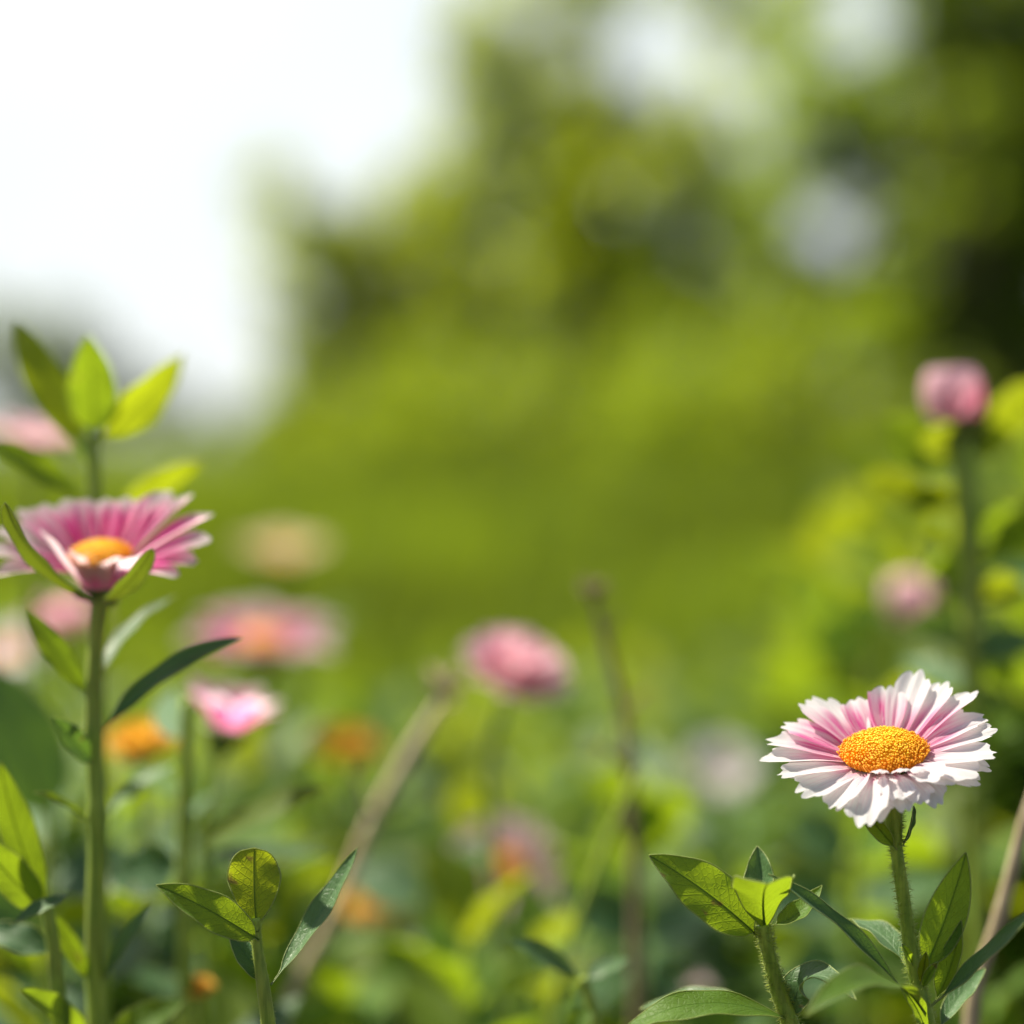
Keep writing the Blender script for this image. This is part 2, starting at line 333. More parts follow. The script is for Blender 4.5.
# ------------------------------------------------------------------ trees and shrubs
def leaf_cloud(clumps, per, size, seed, gaps=()):
    """many folded leaves in clumps: (centre, radius, tint)"""
    r = np.random.default_rng(seed); VV, FF, TT = [], [], []; off = 0
    for (c, rad, tn) in clumps:
        k = max(12, int(per*(rad**2)))
        d = r.normal(size=(k, 3)); d /= np.linalg.norm(d, axis=1)[:, None]
        lump = 1 + .28*np.sin(d[:, 0]*5+seed)*np.sin(d[:, 1]*4+c[0])*np.cos(d[:, 2]*5+c[2])
        pos = np.array(c) + d*(rad*lump*(r.random(k)**.45))[:, None]*np.array([1, 1, .82])
        ok = np.ones(k, bool)
        for (gx, gz, gr) in gaps: ok &= (pos[:, 0]-gx)**2 + (pos[:, 2]-gz)**2 > gr*gr
        pos = pos[ok]; k = len(pos)
        if k == 0: continue
        ax = r.normal(size=(k, 3)); ax[:, 2] -= .5; ax /= np.linalg.norm(ax, axis=1)[:, None]
        nn = r.normal(size=(k, 3)); nn[:, 2] += .6; sd = np.cross(ax, nn); sd /= np.linalg.norm(sd, axis=1)[:, None]
        nm = np.cross(sd, ax); s = size*(.6+.8*r.random(k))[:, None]
        b = pos; tip = pos + ax*s; mid = pos + ax*s*.45
        V = np.stack([b, mid + sd*s*.3 + nm*s*.1, tip, mid - sd*s*.3 + nm*s*.1], 1).reshape(-1, 3)
        o = off + np.arange(k)[:, None]*4
        FF.append(np.concatenate([o+np.array([[0, 1, 2]]), o+np.array([[0, 2, 3]])])); VV.append(V)
        TT.append(np.repeat(np.clip(tn + .45*(r.random(k)-.5), 0, 1), 4)); off += 4*k
    return np.concatenate(VV), np.concatenate(FF), np.concatenate(TT)

def tree(name, label, cat, px, d, clumps, m, per=900, size=.1, trunk_r=.09, limbs=6, group=None, jitter=.35, seed=1, fill=None, gaps=()):
    base = P(px, 430, d); base = Vector((base.x, base.y, 0))
    r = random.Random(seed); root = thing(name, base, label, cat, group)
    cl = []
    for (cx, cy, cr, cd, tn) in clumps:
        c = P(cx, cy, d+cd); rr = cr*K*d
        if c.z - rr*.8 < 0: c.z = rr*.8
        cl.append((tuple(c - base), rr, tn))
        for q in range(3):                     # satellite clumps keep the outline uneven
            v = Vector((r.gauss(0, 1), r.gauss(0, 1), r.gauss(0, .8))).normalized()*rr*r.uniform(.6, 1.05)
            p2 = c + v; r2 = rr*r.uniform(.25, .5); p2.z = max(p2.z, r2)
            cl.append((tuple(p2-base), r2, min(1, max(0, tn + r.uniform(-.25, .25)))))
    if fill:
        (xa, ya, xb, yb, stp, fr, tfun) = fill; yy = ya
        while yy < yb:
            xx = xa + r.uniform(0, stp*.5)
            while xx < xb:
                c = P(xx + r.uniform(-.3, .3)*stp, yy + r.uniform(-.3, .3)*stp, d + r.uniform(-.1, .5)); cl.append((tuple(c-base), fr*K*d*r.uniform(.75, 1.2), min(1, max(0, tfun(xx, yy) + r.uniform(-.38, .38))))); xx += stp
            yy += stp
    gw = [((P(gx, gy, d)-base).x, P(gx, gy, d).z, gr*K*d) for (gx, gy, gr) in gaps]
    V, F, T = leaf_cloud(cl, per, size, seed, gw)
    np_build('crown', V, F, T, m, root)
    tb = MB(); top = max(c[0][2] for c in cl)
    if trunk_r:
        cx = sum(c[0][0] for c in cl)/len(cl); hs = top*.8
        pts = catmull([Vector((0, 0, -.02)), Vector((cx*.1+.04, .02, hs*.33)), Vector((cx*.35-.03, 0, hs*.66)), Vector((cx*.6, .03, hs))], 6)
        tube(tb, pts, [trunk_r*(1-.8*i/(len(pts)-1))+.008 for i in range(len(pts))], 10)
        for q in range(limbs):
            c = Vector(cl[r.randrange(len(cl))][0]); i0 = r.randrange(4, len(pts)-3); p0 = pts[i0]
            mid = (p0+c)/2 + Vector((r.uniform(-.1, .1), r.uniform(-.1, .1), r.uniform(.0, .2)))
            lp = catmull([p0, mid, c], 6); tube(tb, lp, [trunk_r*.4*(1-.8*i/(len(lp)-1)) for i in range(len(lp))], 7)
        tb.build('trunk', M['bark'], root)
    else:
        for q in range(7):
            c = Vector(cl[r.randrange(len(cl))][0]); p0 = Vector((r.uniform(-.12, .12), r.uniform(-.1, .1), -.01))
            lp = catmull([p0, (p0*1.5+c)/2.5+Vector((0, 0, .1)), c], 6); tube(tb, lp, [.014*(1-.7*i/(len(lp)-1)) for i in range(len(lp))], 6)
        tb.build('stems', M['bark'], root)
    return root

GAPS = [(830, 225, 31), (650, 38, 35), (757, 80, 25), (742, 128, 14), (862, 8, 29), (702, 16, 11), (520, -10, 22), (948, 250, 15), (950, 172, 11), (905, 180, 8), (610, 215, 8), (700, 330, 8), (560, 70, 10), (540, 150, 7), (930, 110, 7), (800, 330, 9), (690, 255, 7), (780, 175, 13), (985, 205, 15), (900, 62, 15), (580, 25, 13), (470, 240, 8), (660, 200, 8), (960, 60, 10)]
# the big tree over the middle: clumps leave the gaps the sky shows through
tree('garden_tree', 'tall loose-crowned olive green tree above the middle of the lawn', 'tree', 600, 13.5, [
    (478, 95, 52, 0, .75), (470, 30, 44, 0, .6), (462, 150, 40, 0, .7), (455, 210, 40, .1, .6), (480, 40, 26, 0, .6), (530, 110, 70, .3, .6), (470, 190, 55, -.2, .65), (560, 35, 50, .4, .35), (540, 205, 75, 0, .55), (590, 110, 55, .5, .3),
    (605, 165, 65, -.3, .45), (620, 250, 75, .2, .45), (690, 225, 70, -.2, .65), (575, 300, 80, .1, .4), (660, 310, 75, -.3, .65), (590, -40, 60, .2, .4),
    (665, 140, 50, .1, .75), (700, -45, 40, .1, .45), (740, 200, 50, .2, .85), (530, -20, 30, .3, .5), (480, 280, 65, .2, .55), (720, 300, 60, .3, .7),
    (700, 165, 45, .2, .7), (500, 340, 60, .3, .6), (600, 370, 70, .4, .5), (560, 180, 28, -.7, .95), (625, 235, 32, -.7, .9), (655, 170, 24, -.7, 1), (540, 265, 30, -.7, .9), (700, 110, 24, -.6, 1), (585, 100, 22, -.6, .9), (700, 300, 36, -.7, 1), (640, 300, 30, -.7, .9), (745, 340, 55, .3, .6), (738, 22, 16, 0, .5)], M['tree'], 1500, .10, .13, 8, seed=3, fill=(480, -30, 800, 400, 50, 36, lambda x, y: .6), gaps=GAPS)  # small front clumps: sunlight put into their high leaf tints
tree('garden_tree', 'dark dense tree filling the upper right corner', 'tree', 985, 11.5, [
    (960, 60, 80, 0, .35), (1030, 90, 95, .2, .2), (905, 110, 60, .1, .75), (950, 170, 70, -.2, .35), (915, 40, 36, .1, .5), (1010, 250, 85, .2, .2),
    (945, 330, 65, .1, .35), (990, 360, 75, .1, .15), (860, 325, 50, -.2, .5), (835, 115, 48, .1, .75), (1060, 0, 90, .1, .3), (940, -60, 80, .1, .3),
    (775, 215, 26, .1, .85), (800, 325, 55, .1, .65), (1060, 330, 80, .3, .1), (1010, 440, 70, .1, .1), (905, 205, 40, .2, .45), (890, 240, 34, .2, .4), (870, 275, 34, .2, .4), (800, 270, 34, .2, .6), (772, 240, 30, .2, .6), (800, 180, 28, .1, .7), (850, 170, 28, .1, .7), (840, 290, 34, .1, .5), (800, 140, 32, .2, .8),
    (910, 290, 50, .2, .3), (880, 150, 40, .2, .6), (960, 250, 50, .4, .3), (900, 400, 60, .4, .3), (835, 66, 14, 0, .6), (1080, 180, 80, 0, .2), (795, 115, 26, -.6, 1), (880, 85, 24, -.6, .9), (925, 215, 28, -.6, .7), (895, 310, 30, -.6, .8), (845, 335, 26, -.6, .9), (1000, 200, 26, -.6, .5), (985, 90, 24, -.6, .6)], M['tree_dark'], 1800, .10, .14, 8, seed=8, fill=(770, -30, 1060, 440, 50, 36, lambda x, y: .85-.6*(x-770)/250), gaps=GAPS)  # front clumps here too carry painted sunlight as higher tints
tree('garden_tree', 'smaller olive tree with a lone leafy tuft against the white sky', 'tree', 390, 15, [
    (268, 178, 36, 0, .55), (300, 215, 24, 0, .5), (285, 250, 34, .2, .5), (290, 305, 38, .2, .5), (296, 365, 42, .2, .5), (305, 415, 42, .2, .5), (340, 215, 26, 0, .5), (410, 215, 34, 0, .5), (345, 250, 40, .1, .5), (395, 245, 60, 0, .5), (450, 260, 60, .2, .55), (345, 310, 52, .1, .55),
    (420, 320, 70, -.1, .65), (330, 375, 45, .1, .65), (440, 190, 36, .1, .55), (385, 390, 65, .1, .7), (455, 390, 65, .1, .7), (400, 185, 22, .1, .5)], M['tree'], 1500, .10, .10, 6, seed=12, fill=(296, 232, 480, 430, 46, 36, lambda x, y: .6), gaps=[(322, 196, 13), (372, 215, 8)])
tree('garden_tree', 'dark green tree added behind the dense one to darken the right edge', 'tree', 1010, 14.5, [
    (1000, 60, 60, 0, .15), (1040, 160, 70, 0, .1), (1000, 260, 70, 0, .15), (1050, 340, 70, 0, .1), (960, 340, 50, 0, .2), (1000, 420, 60, 0, .1)], M['tree_dark'], 3600, .10, .12, 5, seed=31, fill=(945, -20, 1070, 440, 48, 36, lambda x, y: .12), gaps=GAPS)  # extra tree with low leaf tints, added to darken the right edge
# far trees at left, their haze put into the pale leaf colour
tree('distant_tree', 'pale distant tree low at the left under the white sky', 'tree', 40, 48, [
    (20, 350, 45, 0, .5), (80, 362, 45, 0, .4), (-40, 335, 55, 0, .5), (120, 385, 40, 0, .5), (60, 325, 30, 0, .6), (160, 405, 30, 0, .5), (20, 400, 50, 0, .5), (90, 410, 45, 0, .5)], M['tree_hazed'], 200, .3, .12, 4, seed=21)
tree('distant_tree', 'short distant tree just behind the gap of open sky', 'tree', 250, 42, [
    (200, 422, 22, 0, .5), (250, 420, 24, 0, .5), (300, 408, 34, 0, .5)], M['tree_hazed'], 300, .3, .12, 3, seed=22)
# shrubs along the back of the lawn
sh = [(300, 10.5, 60, 405, .5, 'leftmost lime green shrub at the back of the lawn'),
      (420, 9.6, 75, 395, .75, 'yellow-green shrub under the smaller olive tree'),
      (545, 9.9, 80, 385, .6, 'bright round shrub at the foot of the tall tree'),
      (675, 9.2, 80, 372, .85, 'yellowest shrub between the tall tree and the dark tree'),
      (790, 9.7, 75, 375, .55, 'olive shrub in front of the dark dense tree'),
      (905, 8.8, 80, 415, .25, 'dark shrub behind the pink bud at right')]
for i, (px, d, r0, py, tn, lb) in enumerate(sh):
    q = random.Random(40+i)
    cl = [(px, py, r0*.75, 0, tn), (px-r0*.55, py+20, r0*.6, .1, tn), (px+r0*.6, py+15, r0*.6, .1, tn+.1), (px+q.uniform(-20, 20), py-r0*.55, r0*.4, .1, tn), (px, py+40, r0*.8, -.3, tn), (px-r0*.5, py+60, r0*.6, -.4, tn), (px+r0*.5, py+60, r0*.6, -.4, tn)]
    tree('garden_shrub', lb, 'shrub', px, d, cl, M['shrub'] if tn > .3 else M['tree_dark'], 5200, .055, 0, 0, 'shrubs along the back of the lawn', seed=50+i)  # the low-tint shrub takes the darker tree leaf material

# ------------------------------------------------------------------ plant pieces
PROF = {'lance': (.75, .85), 'ovate': (.6, .95), 'obovate': (.85, .50), 'oblong': (.55, .5), 'narrow': (.6, .9)}
def leaf(parent, origin, b, t, hw, face=(0, .3, 1), bend=.12, fold=.25, kind='lance', m='leaf', mid=None, twist=0, fine=True, tint=None, wave=.10, name='leaf', petiole=.10):
    """one leaf from base b to tip t (world points); hw half width in metres; face the way its top looks"""
    N0 = face if isinstance(face, Vector) else D(*face)
    Ln = (t-b).length
    p1 = mid*2 - (b+t)*.5 if mid is not None else (b+t)*.5 + N0*(bend*2*Ln)
    sw_ = T_ = (t-b).normalized().cross(N0); p1 = p1 + sw_*(rnd.uniform(-.09, .09)*Ln); hook = rnd.uniform(-.02, .06)*Ln
    a, c = PROF[kind]; pk = a/(a+c); nrm = pk**a*(1-pk)**c
    nv, nu = (26, 12) if fine else (11, 6)
    ph = rnd.uniform(0, 6.28); vs, uv = [], []; left, right, cen = [], [], []
    tn = rnd.uniform(.25, .75) if tint is None else tint
    for i in range(nv+1):
        s = i/nv; p = bez(b, p1, t, s) - N0*(hook*max(0, s-.7)**2*11*0.5); T = bez(b, p1, t, min(1, s+.02)) - bez(b, p1, t, max(0, s-.02)); T.normalize()
        Sd = T.cross(N0)
        if Sd.length < .05: Sd = T.cross(UP)
        Sd.normalize(); Nn = Sd.cross(T).normalized()
        if twist:
            q = Matrix.Rotation(twist*s, 3, T); Sd = q @ Sd; Nn = q @ Nn
        se = max(0, (s-petiole)/(1-petiole)); wd = hw*max(((se**a)*((1-se)**c)/nrm) if 0 < se < 1 else 0, .07*(1-s) if s < .5 else 0.0)
        wd = max(wd, hw*.012)
        fo = fold*(1-.35*s)
        for j in range(nu+1):
            u = -1+2*j/nu
            wv = wave*wd*(u*u)*math.sin(s*17+ph+u*1.5) + wave*.5*wd*math.sin(s*9+ph*2)*u
            q = p + Sd*(u*wd*math.cos(fo)) + Nn*(abs(u)**1.55*wd*math.sin(fo) + wv)
            vs.append(q); uv.append((u, s))
            if j == 0: left.append(q)
            if j == nu: right.append(q)
            if j == nu//2: cen.append((q, Nn))
    fs = [(i*(nu+1)+j, i*(nu+1)+j+1, (i+1)*(nu+1)+j+1, (i+1)*(nu+1)+j) for i in range(nv) for j in range(nu)]
    mb = MB(); mb.add(vs, fs, uv, tn)
    if fine:
        o = len(mb.v); k = hw*.010+.00007
        for e in (left, right):
            n0 = len(mb.v); tube(mb, e, k, 5, False, tn)
            for i in range(n0, len(mb.v)): mb.uv[i] = (1, .5)  # margin tube takes the painted rim-light colour
    rr = [max(.00012, hw*.045*(1-.85*i/nv)) for i in range(nv+1)]
    n0 = len(mb.v); tube(mb, [c0 - nn*(r0*.7) for (c0, nn), r0 in zip(cen, rr)], rr, 6, True, tn)
    for i in range(n0, len(mb.v)): mb.uv[i] = (0, .4)
    return mb.build(name, M[m], parent, origin)

def stem_mesh(parent, origin, pts, rad, m='stem', hairs=0, hair_len=.0012, zmin=.0, sides=14, name='stem', nodes=()):
    cp = catmull(pts, 8); n = len(cp)
    idx = [i*(len(rad)-1)/(n-1) for i in range(n)]
    rr = []
    for x in idx:
        i = min(int(x), len(rad)-2); r0 = rad[i]+(rad[i+1]-rad[i])*(x-i); rr.append(r0)
    for (zz, amt) in nodes:
        for i, p in enumerate(cp): rr[i] *= 1 + amt*math.exp(-((p.z-zz)/.0025)**2)
    mb = MB(); tube(mb, cp, rr, sides)
    for h in range(hairs):
        i = rnd.randrange(0, n-1)
        if cp[i].z < zmin: continue
        f = rnd.random(); p = cp[i].lerp(cp[i+1], f); T = (cp[i+1]-cp[i]).normalized()
        v = Vector((rnd.gauss(0, 1), rnd.gauss(0, 1), rnd.gauss(0, 1))); v = (v - T*v.dot(T)).normalized()
        p0 = p + v*rr[i]*.95; tip = p0 + (v + Vector((0, 0, rnd.uniform(-.4, .5)))).normalized()*hair_len*rnd.uniform(.5, 1.2)
        sx = T.cross(v)*.00009
        mb.add([p0-sx, p0+sx, p0+T*.00013, tip], [(0, 1, 3), (1, 2, 3), (2, 0, 3)])
    return mb.build(name, M[m], parent, origin)

def petal(parent, origin, c, X, Y, A, phi, r0, ln, hw, lift, curve, pink, m, fine=True, drop=0, cup=.25, name='petal', teeth=.13, roll=0):
    """petal of a head centred at c; it starts r0 out along phi, rises by lift and bends by curve (radians over its length)"""
    out_ = X*math.cos(phi) + Y*math.sin(phi); sd = X*(-math.sin(phi)) + Y*math.cos(phi)
    if roll: sd = Matrix.Rotation(roll, 3, out_) @ sd
    nv, nu = (16, 14) if fine else (8, 6); vs, uv = [], []
    p = c + out_*r0 - A*drop; ang = lift; st = ln/nv; cen = []
    for i in range(nv+1):
        T = out_*math.cos(ang) + A*math.sin(ang); Nn = (A*math.cos(ang) - out_*math.sin(ang))
        cen.append((p.copy(), T, Nn)); p = p + T*st; ang += curve/nv
    ph = rnd.uniform(0, 6.28); nt_ = rnd.choice((2.5, 3.0, 3.0, 3.5))
    for i in range(nv+1):
        s = i/nv
        for j in range(nu+1):
            u = -1+2*j/nu
            cut = 1 - .22*abs(u)**2.2 - teeth*(1-abs(math.cos(nt_*.5*math.pi*(u+.07)+ph*.3))**.6)
            s2 = s*cut; x = s2*nv; k = min(int(x), nv-1); fr = x-k
            q = cen[k][0].lerp(cen[k+1][0], fr); Nn = cen[k][2]
            prof = .30 + .70*math.sin(min(1, s2/.72)*math.pi/2)**1.1
            if s2 > .72: prof *= 1 - .20*((s2-.72)/.28)**2
            wd = hw*prof
            q = q + sd*(u*wd) + Nn*(cup*wd*(u*u) + .06*wd*math.cos(u*math.pi*2.5) * (s2**.5) + .05*wd*math.sin(s2*8+ph)*u)
            vs.append(q); uv.append((u, s2))
    fs = [(i*(nu+1)+j, i*(nu+1)+j+1, (i+1)*(nu+1)+j+1, (i+1)*(nu+1)+j) for i in range(nv) for j in range(nu)]
    mb = MB(); mb.add(vs, fs, uv, pink)
    return mb.build(name, M[m], parent, origin)

def frame(A, xh=Vector((1, 0, 0))):
    A = A.normalized(); X = (xh - A*xh.dot(A)).normalized(); return X, A.cross(X), A

def calyx(parent, origin, c, A, r, h, neck, m='calyx'):
    """green cup under the petals with rows of scale tips; c is the petal plane's centre"""
    X, Y, A = frame(A); mb = MB(); rings = [(neck, -h), (neck*1.15, -h*.86), (r*.62, -h*.62), (r*.92, -h*.34), (r*1.02, -h*.12), (r*.95, .0), (r*.5, .0)]
    vs = []; ns = 28
    for (rr, z) in rings:
        for j in range(ns):
            g_ = 2*math.pi*j/ns; q = rr*(1+.035*math.cos(g_*14)); vs.append(c + X*(q*math.cos(g_)) + Y*(q*math.sin(g_)) + A*z)
    fs = [(i*ns+j, i*ns+(j+1) % ns, (i+1)*ns+(j+1) % ns, (i+1)*ns+j) for i in range(len(rings)-1) for j in range(ns)]
    fs.append(tuple(range(ns))[::-1]); fs.append(tuple((len(rings)-1)*ns+j for j in range(ns)))
    mb.add(vs, fs, None, .5)
    for row, (rr, z0, z1, k) in enumerate(((.70, -.6, -.18, 13), (.95, -.36, .03, 16))):
        for j in range(k):
            g_ = 2*math.pi*(j+.5*row)/k; o_ = X*math.cos(g_)+Y*math.sin(g_); s_ = Y*math.cos(g_)-X*math.sin(g_); wd = r*.19
            b0 = c + o_*(r*rr*.97) + A*(z0*h); b1 = c + o_*(r*(rr+.14)) + A*((z0+z1)/2*h); b2 = c + o_*(r*(rr+.20)) + A*(z1*h)
            mb.add([b0-s_*wd*.6, b0+s_*wd*.6, b1+s_*wd, b1-s_*wd, b2, b1+o_*r*.05], [(0, 1, 5), (1, 2, 5), (2, 4, 5), (4, 3, 5), (3, 0, 5)], None, .8)
    return mb.build('flower_head', M[m], parent, origin)

def disc(parent, origin, c, A, r, h, nf=230, m='disc'):
    X, Y, A = frame(A); mb = MB(); ns = 24; vs = []; rings = 7
    for i in range(rings):
        q = i/(rings-1); rr = r*q*.97; z = h*(1-q*q)
        for j in range(ns): vs.append(c + X*(rr*math.cos(2*math.pi*j/ns)) + Y*(rr*math.sin(2*math.pi*j/ns)) + A*(z-.0002))
    mb.add(vs, [(i*ns+j, (i+1)*ns+j, (i+1)*ns+(j+1) % ns, i*ns+(j+1) % ns) for i in range(rings-1) for j in range(ns)], None, .15)
    for k in range(nf):
        q = math.sqrt((k+.5)/nf); g_ = k*2.39996; rr = r*q
        p = c + X*(rr*math.cos(g_)) + Y*(rr*math.sin(g_)) + A*(h*(1-q*q)); o_ = X*math.cos(g_)+Y*math.sin(g_)
        ax = (A + o_*(.55*q) + Vector((rnd.gauss(0, .12), rnd.gauss(0, .12), 0))).normalized()
        L_ = r*(.07+.09*q)*rnd.uniform(.75, 1.3); wd = r*.62/math.sqrt(nf)*rnd.uniform(.8, 1.2); fx, fy, _ = frame(ax, X)
        v = []; five = 5
        for (ww, zz) in ((.75, -.15), (.8, .6), (1.25, .95), (.55, 1.0)):
            for j in range(five):
                a_ = 2*math.pi*j/five; v.append(p + fx*(wd*ww*math.cos(a_)) + fy*(wd*ww*math.sin(a_)) + ax*(L_*zz))
        tn = min(1, max(0, .95 - .85*q**2.4 + rnd.gauss(0, .13)))
        mb.add(v, [(i*five+j, i*five+(j+1) % five, (i+1)*five+(j+1) % five, (i+1)*five+j) for i in range(3) for j in range(five)] + [tuple(15+j for j in range(five))], None, tn)
    return mb.build('disc', M[m], parent, origin, smooth=False)

def ground_of(p, dx=0, dy=0): return Vector((p.x+dx, p.y+dy, 0))

# ------------------------------------------------------------------ the sharp white and pink flower at right
d0 = .5; px_ = K*d0
c = P(884, 752, d0+.002); A = Vector((-.10, -math.sin(R(17)), math.cos(R(17)))).normalized()
stem_pts = [P(892, 800, .5), P(896, 845, .5), P(905, 909, .501), P(914, 970, .502), P(927, 1024, .502), P(940, 1120, .505)]
base = ground_of(P(965, 1500, .51)); stem_pts += [Vector((base.x-.004, base.y, .12)), base]
fl = thing('daisy_plant', base, 'sharp white daisy-like flower with pink streaks on a hairy stem at right', 'flower')
stem_mesh(fl, base, stem_pts, [.0022, .0013, .0014, .0016, .0018, .002, .0022, .0024], hairs=2600, zmin=.17, hair_len=.0013, sides=16)
X, Y, A = frame(A)
head = calyx(fl, base, c - A*.0012, A, .0066, .0128, .0019)
disc(head, base, c - A*.0006, A, .0088, .0042, 1100)
plist = [  # phi deg, length, half width, lift deg, pink
    (3, 90, 17, 7, .5), (-14, 80, 18, 2, .2), (-32, 70, 17, -4, .1), (-50, 58, 15, -9, .15), (21, 86, 18, 11, .6), (36, 102, 17, 17, .7),
    (47, 98, 17, 19, .6), (60, 106, 15, 24, .4), (79, 72, 17, 21, .9), (97, 72, 18, 20, 1.0), (110, 52, 13, 13, .15), (123, 90, 18, 17, .4),
    (135, 84, 14, 16, .8), (149, 86, 18, 11, .95), (164, 90, 17, 9, .75), (179, 92, 18, 4, .35), (197, 88, 18, -2, .15),
    (214, 84, 18, -3, .12), (232, 78, 17, -9, .1), (250, 88, 18, -13, .1), (268, 58, 16, -8, .15), (284, 60, 15, -10, .15), (305, 50, 15, -4, .2)]
for (ph, ln, hw, lf, pk) in plist:
    ph += rnd.uniform(-3, 3)
    petal(head, base, c, X, Y, A, R(ph), .0078, (ln-5)*px_*rnd.uniform(.95, 1.05), hw*1.2*px_, R(lf*1.15+11+rnd.uniform(-4, 4)), R(rnd.uniform(-22, -4)), pk, 'petal', drop=.0012+rnd.uniform(0, .0009), cup=rnd.uniform(.1, .35), roll=R(rnd.uniform(-14, 14)))
for k in range(15):                             # an under row shows between the upper petals
    ph = 12 + k*24 + rnd.uniform(-5, 5); up = math.sin(R(ph))
    petal(head, base, c, X, Y, A, R(ph), .0075, (74 if up > -.2 else 62)*px_*rnd.uniform(.92, 1.08), 17*px_, R(10*up+5+rnd.uniform(-4, 4)), R(rnd.uniform(-26, -6)), rnd.uniform(.1, .6) if up > -.1 else .08, 'petal', drop=.0024, cup=rnd.uniform(.1, .35), roll=R(rnd.uniform(-12, 12)))
# small petals curled in over the front edge of the centre
for (ph, ln, hw, lf, cv) in ((258, 26, 9, 62, -75), (278, 27, 10, 55, -60), (298, 24, 9, 50, -80)):
    petal(head, base, c, X, Y, A, R(ph), .0092, ln*px_, hw*px_, R(lf), R(cv), .18, 'petal', drop=.0006, cup=-.3)
leaf(head, base, P(897, 850, .498), P(861, 806, .492), 9*px_, (-.35, .1, 1), -.05, .35, 'lance', 'leaf', name='bract')
leaf(head, base, P(903, 846, .5), P(914, 806, .498), 8*px_, (.9, .1, .45), .05, .3, 'lance', 'leaf_dark', name='bract')
def lf(par, base, b, t, hw, face=(0, .3, 1), dref=.5, **kw): return leaf(par, base, P(*b), P(*t), hw*K*dref, face, **kw)
lf(fl, base, (917, 985, .503), (966, 852, .508), 22, (-.15, .25, 1), bend=-.05, fold=.35, kind='ovate', m='leaf', petiole=.16)
lf(fl, base, (906, 966, .503), (842, 919, .52), 20, (.2, 1, .25), bend=.10, fold=.35, kind='ovate', m='leaf_pale')
lf(fl, base, (905, 992, .499), (768, 874, .492), 13, (.35, .55, .55), bend=.03, fold=.45, kind='lance', m='leaf_dark', twist=.3)
lf(fl, base, (924, 1012, .497), (806, 1010, .455), 20, (0, .85, .45), bend=.17, fold=.15, kind='ovate', m='leaf')
lf(fl, base, (931, 1006, .5), (1046, 900, .475), 15, (-.5, .75, .45), bend=-.04, fold=.5, kind='lance', m='leaf_dark')
lf(fl, base, (934, 1004, .503), (961, 920, .505), 13, (-.6, .2, .8), bend=-.05, fold=.6, kind='ovate', m='leaf')
lf(fl, base, (938, 1032, .505), (985, 968, .52), 12, (-.3, .6, .7), bend=.04, fold=.4, kind='lance', m='leaf_pale')
lf(fl, base, (928, 1040, .5), (900, 985, .49), 11, (.5, .3, .8), bend=.05, fold=.4, kind='lance', m='leaf')
lf(fl, base, (920, 985, .500), (926, 952, .495), 6, (-.2, .3, 1), bend=.05, fold=.5, kind='lance', m='leaf_lime')
lf(fl, base, (922, 990, .499), (938, 962, .493), 5, (-.3, .3, 1), bend=.06, fold=.5, kind='lance', m='leaf')
lf(fl, base, (913, 965, .5), (902, 944, .494), 5, (.3, .3, 1), bend=.06, fold=.5, kind='lance', m='leaf')
lf(fl, base, (940, 1080, .505), (1010, 1050, .48), 18, (0, .8, .5), bend=.1, fold=.3, kind='ovate')
lf(fl, base, (938, 1090, .505), (860, 1070, .52), 18, (0, .8, .5), bend=.1, fold=.3, kind='ovate')

# ------------------------------------------------------------------ the hairy sprout left of it
base = ground_of(P(845, 1500, .5)); sp = thing('leafy_sprout', base, 'sharp hairy green sprout with a cupped front leaf, left of the white flower', 'plant')
stem_mesh(sp, base, [P(763, 925, .499), P(768, 950, .499), P(778, 990, .5), P(792, 1030, .5), P(810, 1120, .5), Vector((base.x-.006, base.y, .12)), base],
          [.0015, .0014, .0017, .0019, .002, .0021, .0023], hairs=2200, zmin=.17, hair_len=.0013, sides=16)
lf(sp, base, (757, 935, .5), (649, 855, .497), 28, (.12, .45, 1), bend=.05, fold=.18, kind='ovate', petiole=.04)
lf(sp, base, (765, 932, .499), (768, 884, .476), 33, (0, -.55, 1), bend=-.12, fold=-.5, kind='obovate', m='leaf', petiole=.03)
lf(sp, base, (764, 918, .503), (757, 846, .51), 19, (-.55, .1, 1), bend=-.05, fold=.75, kind='ovate', m='leaf_pale', twist=.3)
lf(sp, base, (772, 926, .501), (822, 885, .506), 13, (-.1, .9, .5), bend=-.1, fold=.4, kind='ovate', m='leaf')
lf(sp, base, (789, 1020, .499), (620, 1032, .492), 19, (-.1, .85, .5), bend=.16, fold=.1, kind='lance', petiole=.05, m='leaf')
lf(sp, base, (760, 1010, .515), (640, 1010, .53), 17, (-.1, .9, .35), bend=.12, fold=.15, kind='lance', m='leaf_pale')
leaf(sp, base, P(790, 1020, .5), P(856, 1000, .488), 20*px_, (.1, .85, .5), mid=P(812, 975, .498), fold=.3, kind='ovate', m='leaf_pale', petiole=.02)
lf(sp, base, (805, 1110, .5), (720, 1075, .49), 22, (0, .8, .5), bend=.12, fold=.3, kind='ovate')
lf(sp, base, (808, 1110, .5), (880, 1090, .51), 20, (0, .8, .5), bend=.12, fold=.3, kind='ovate')

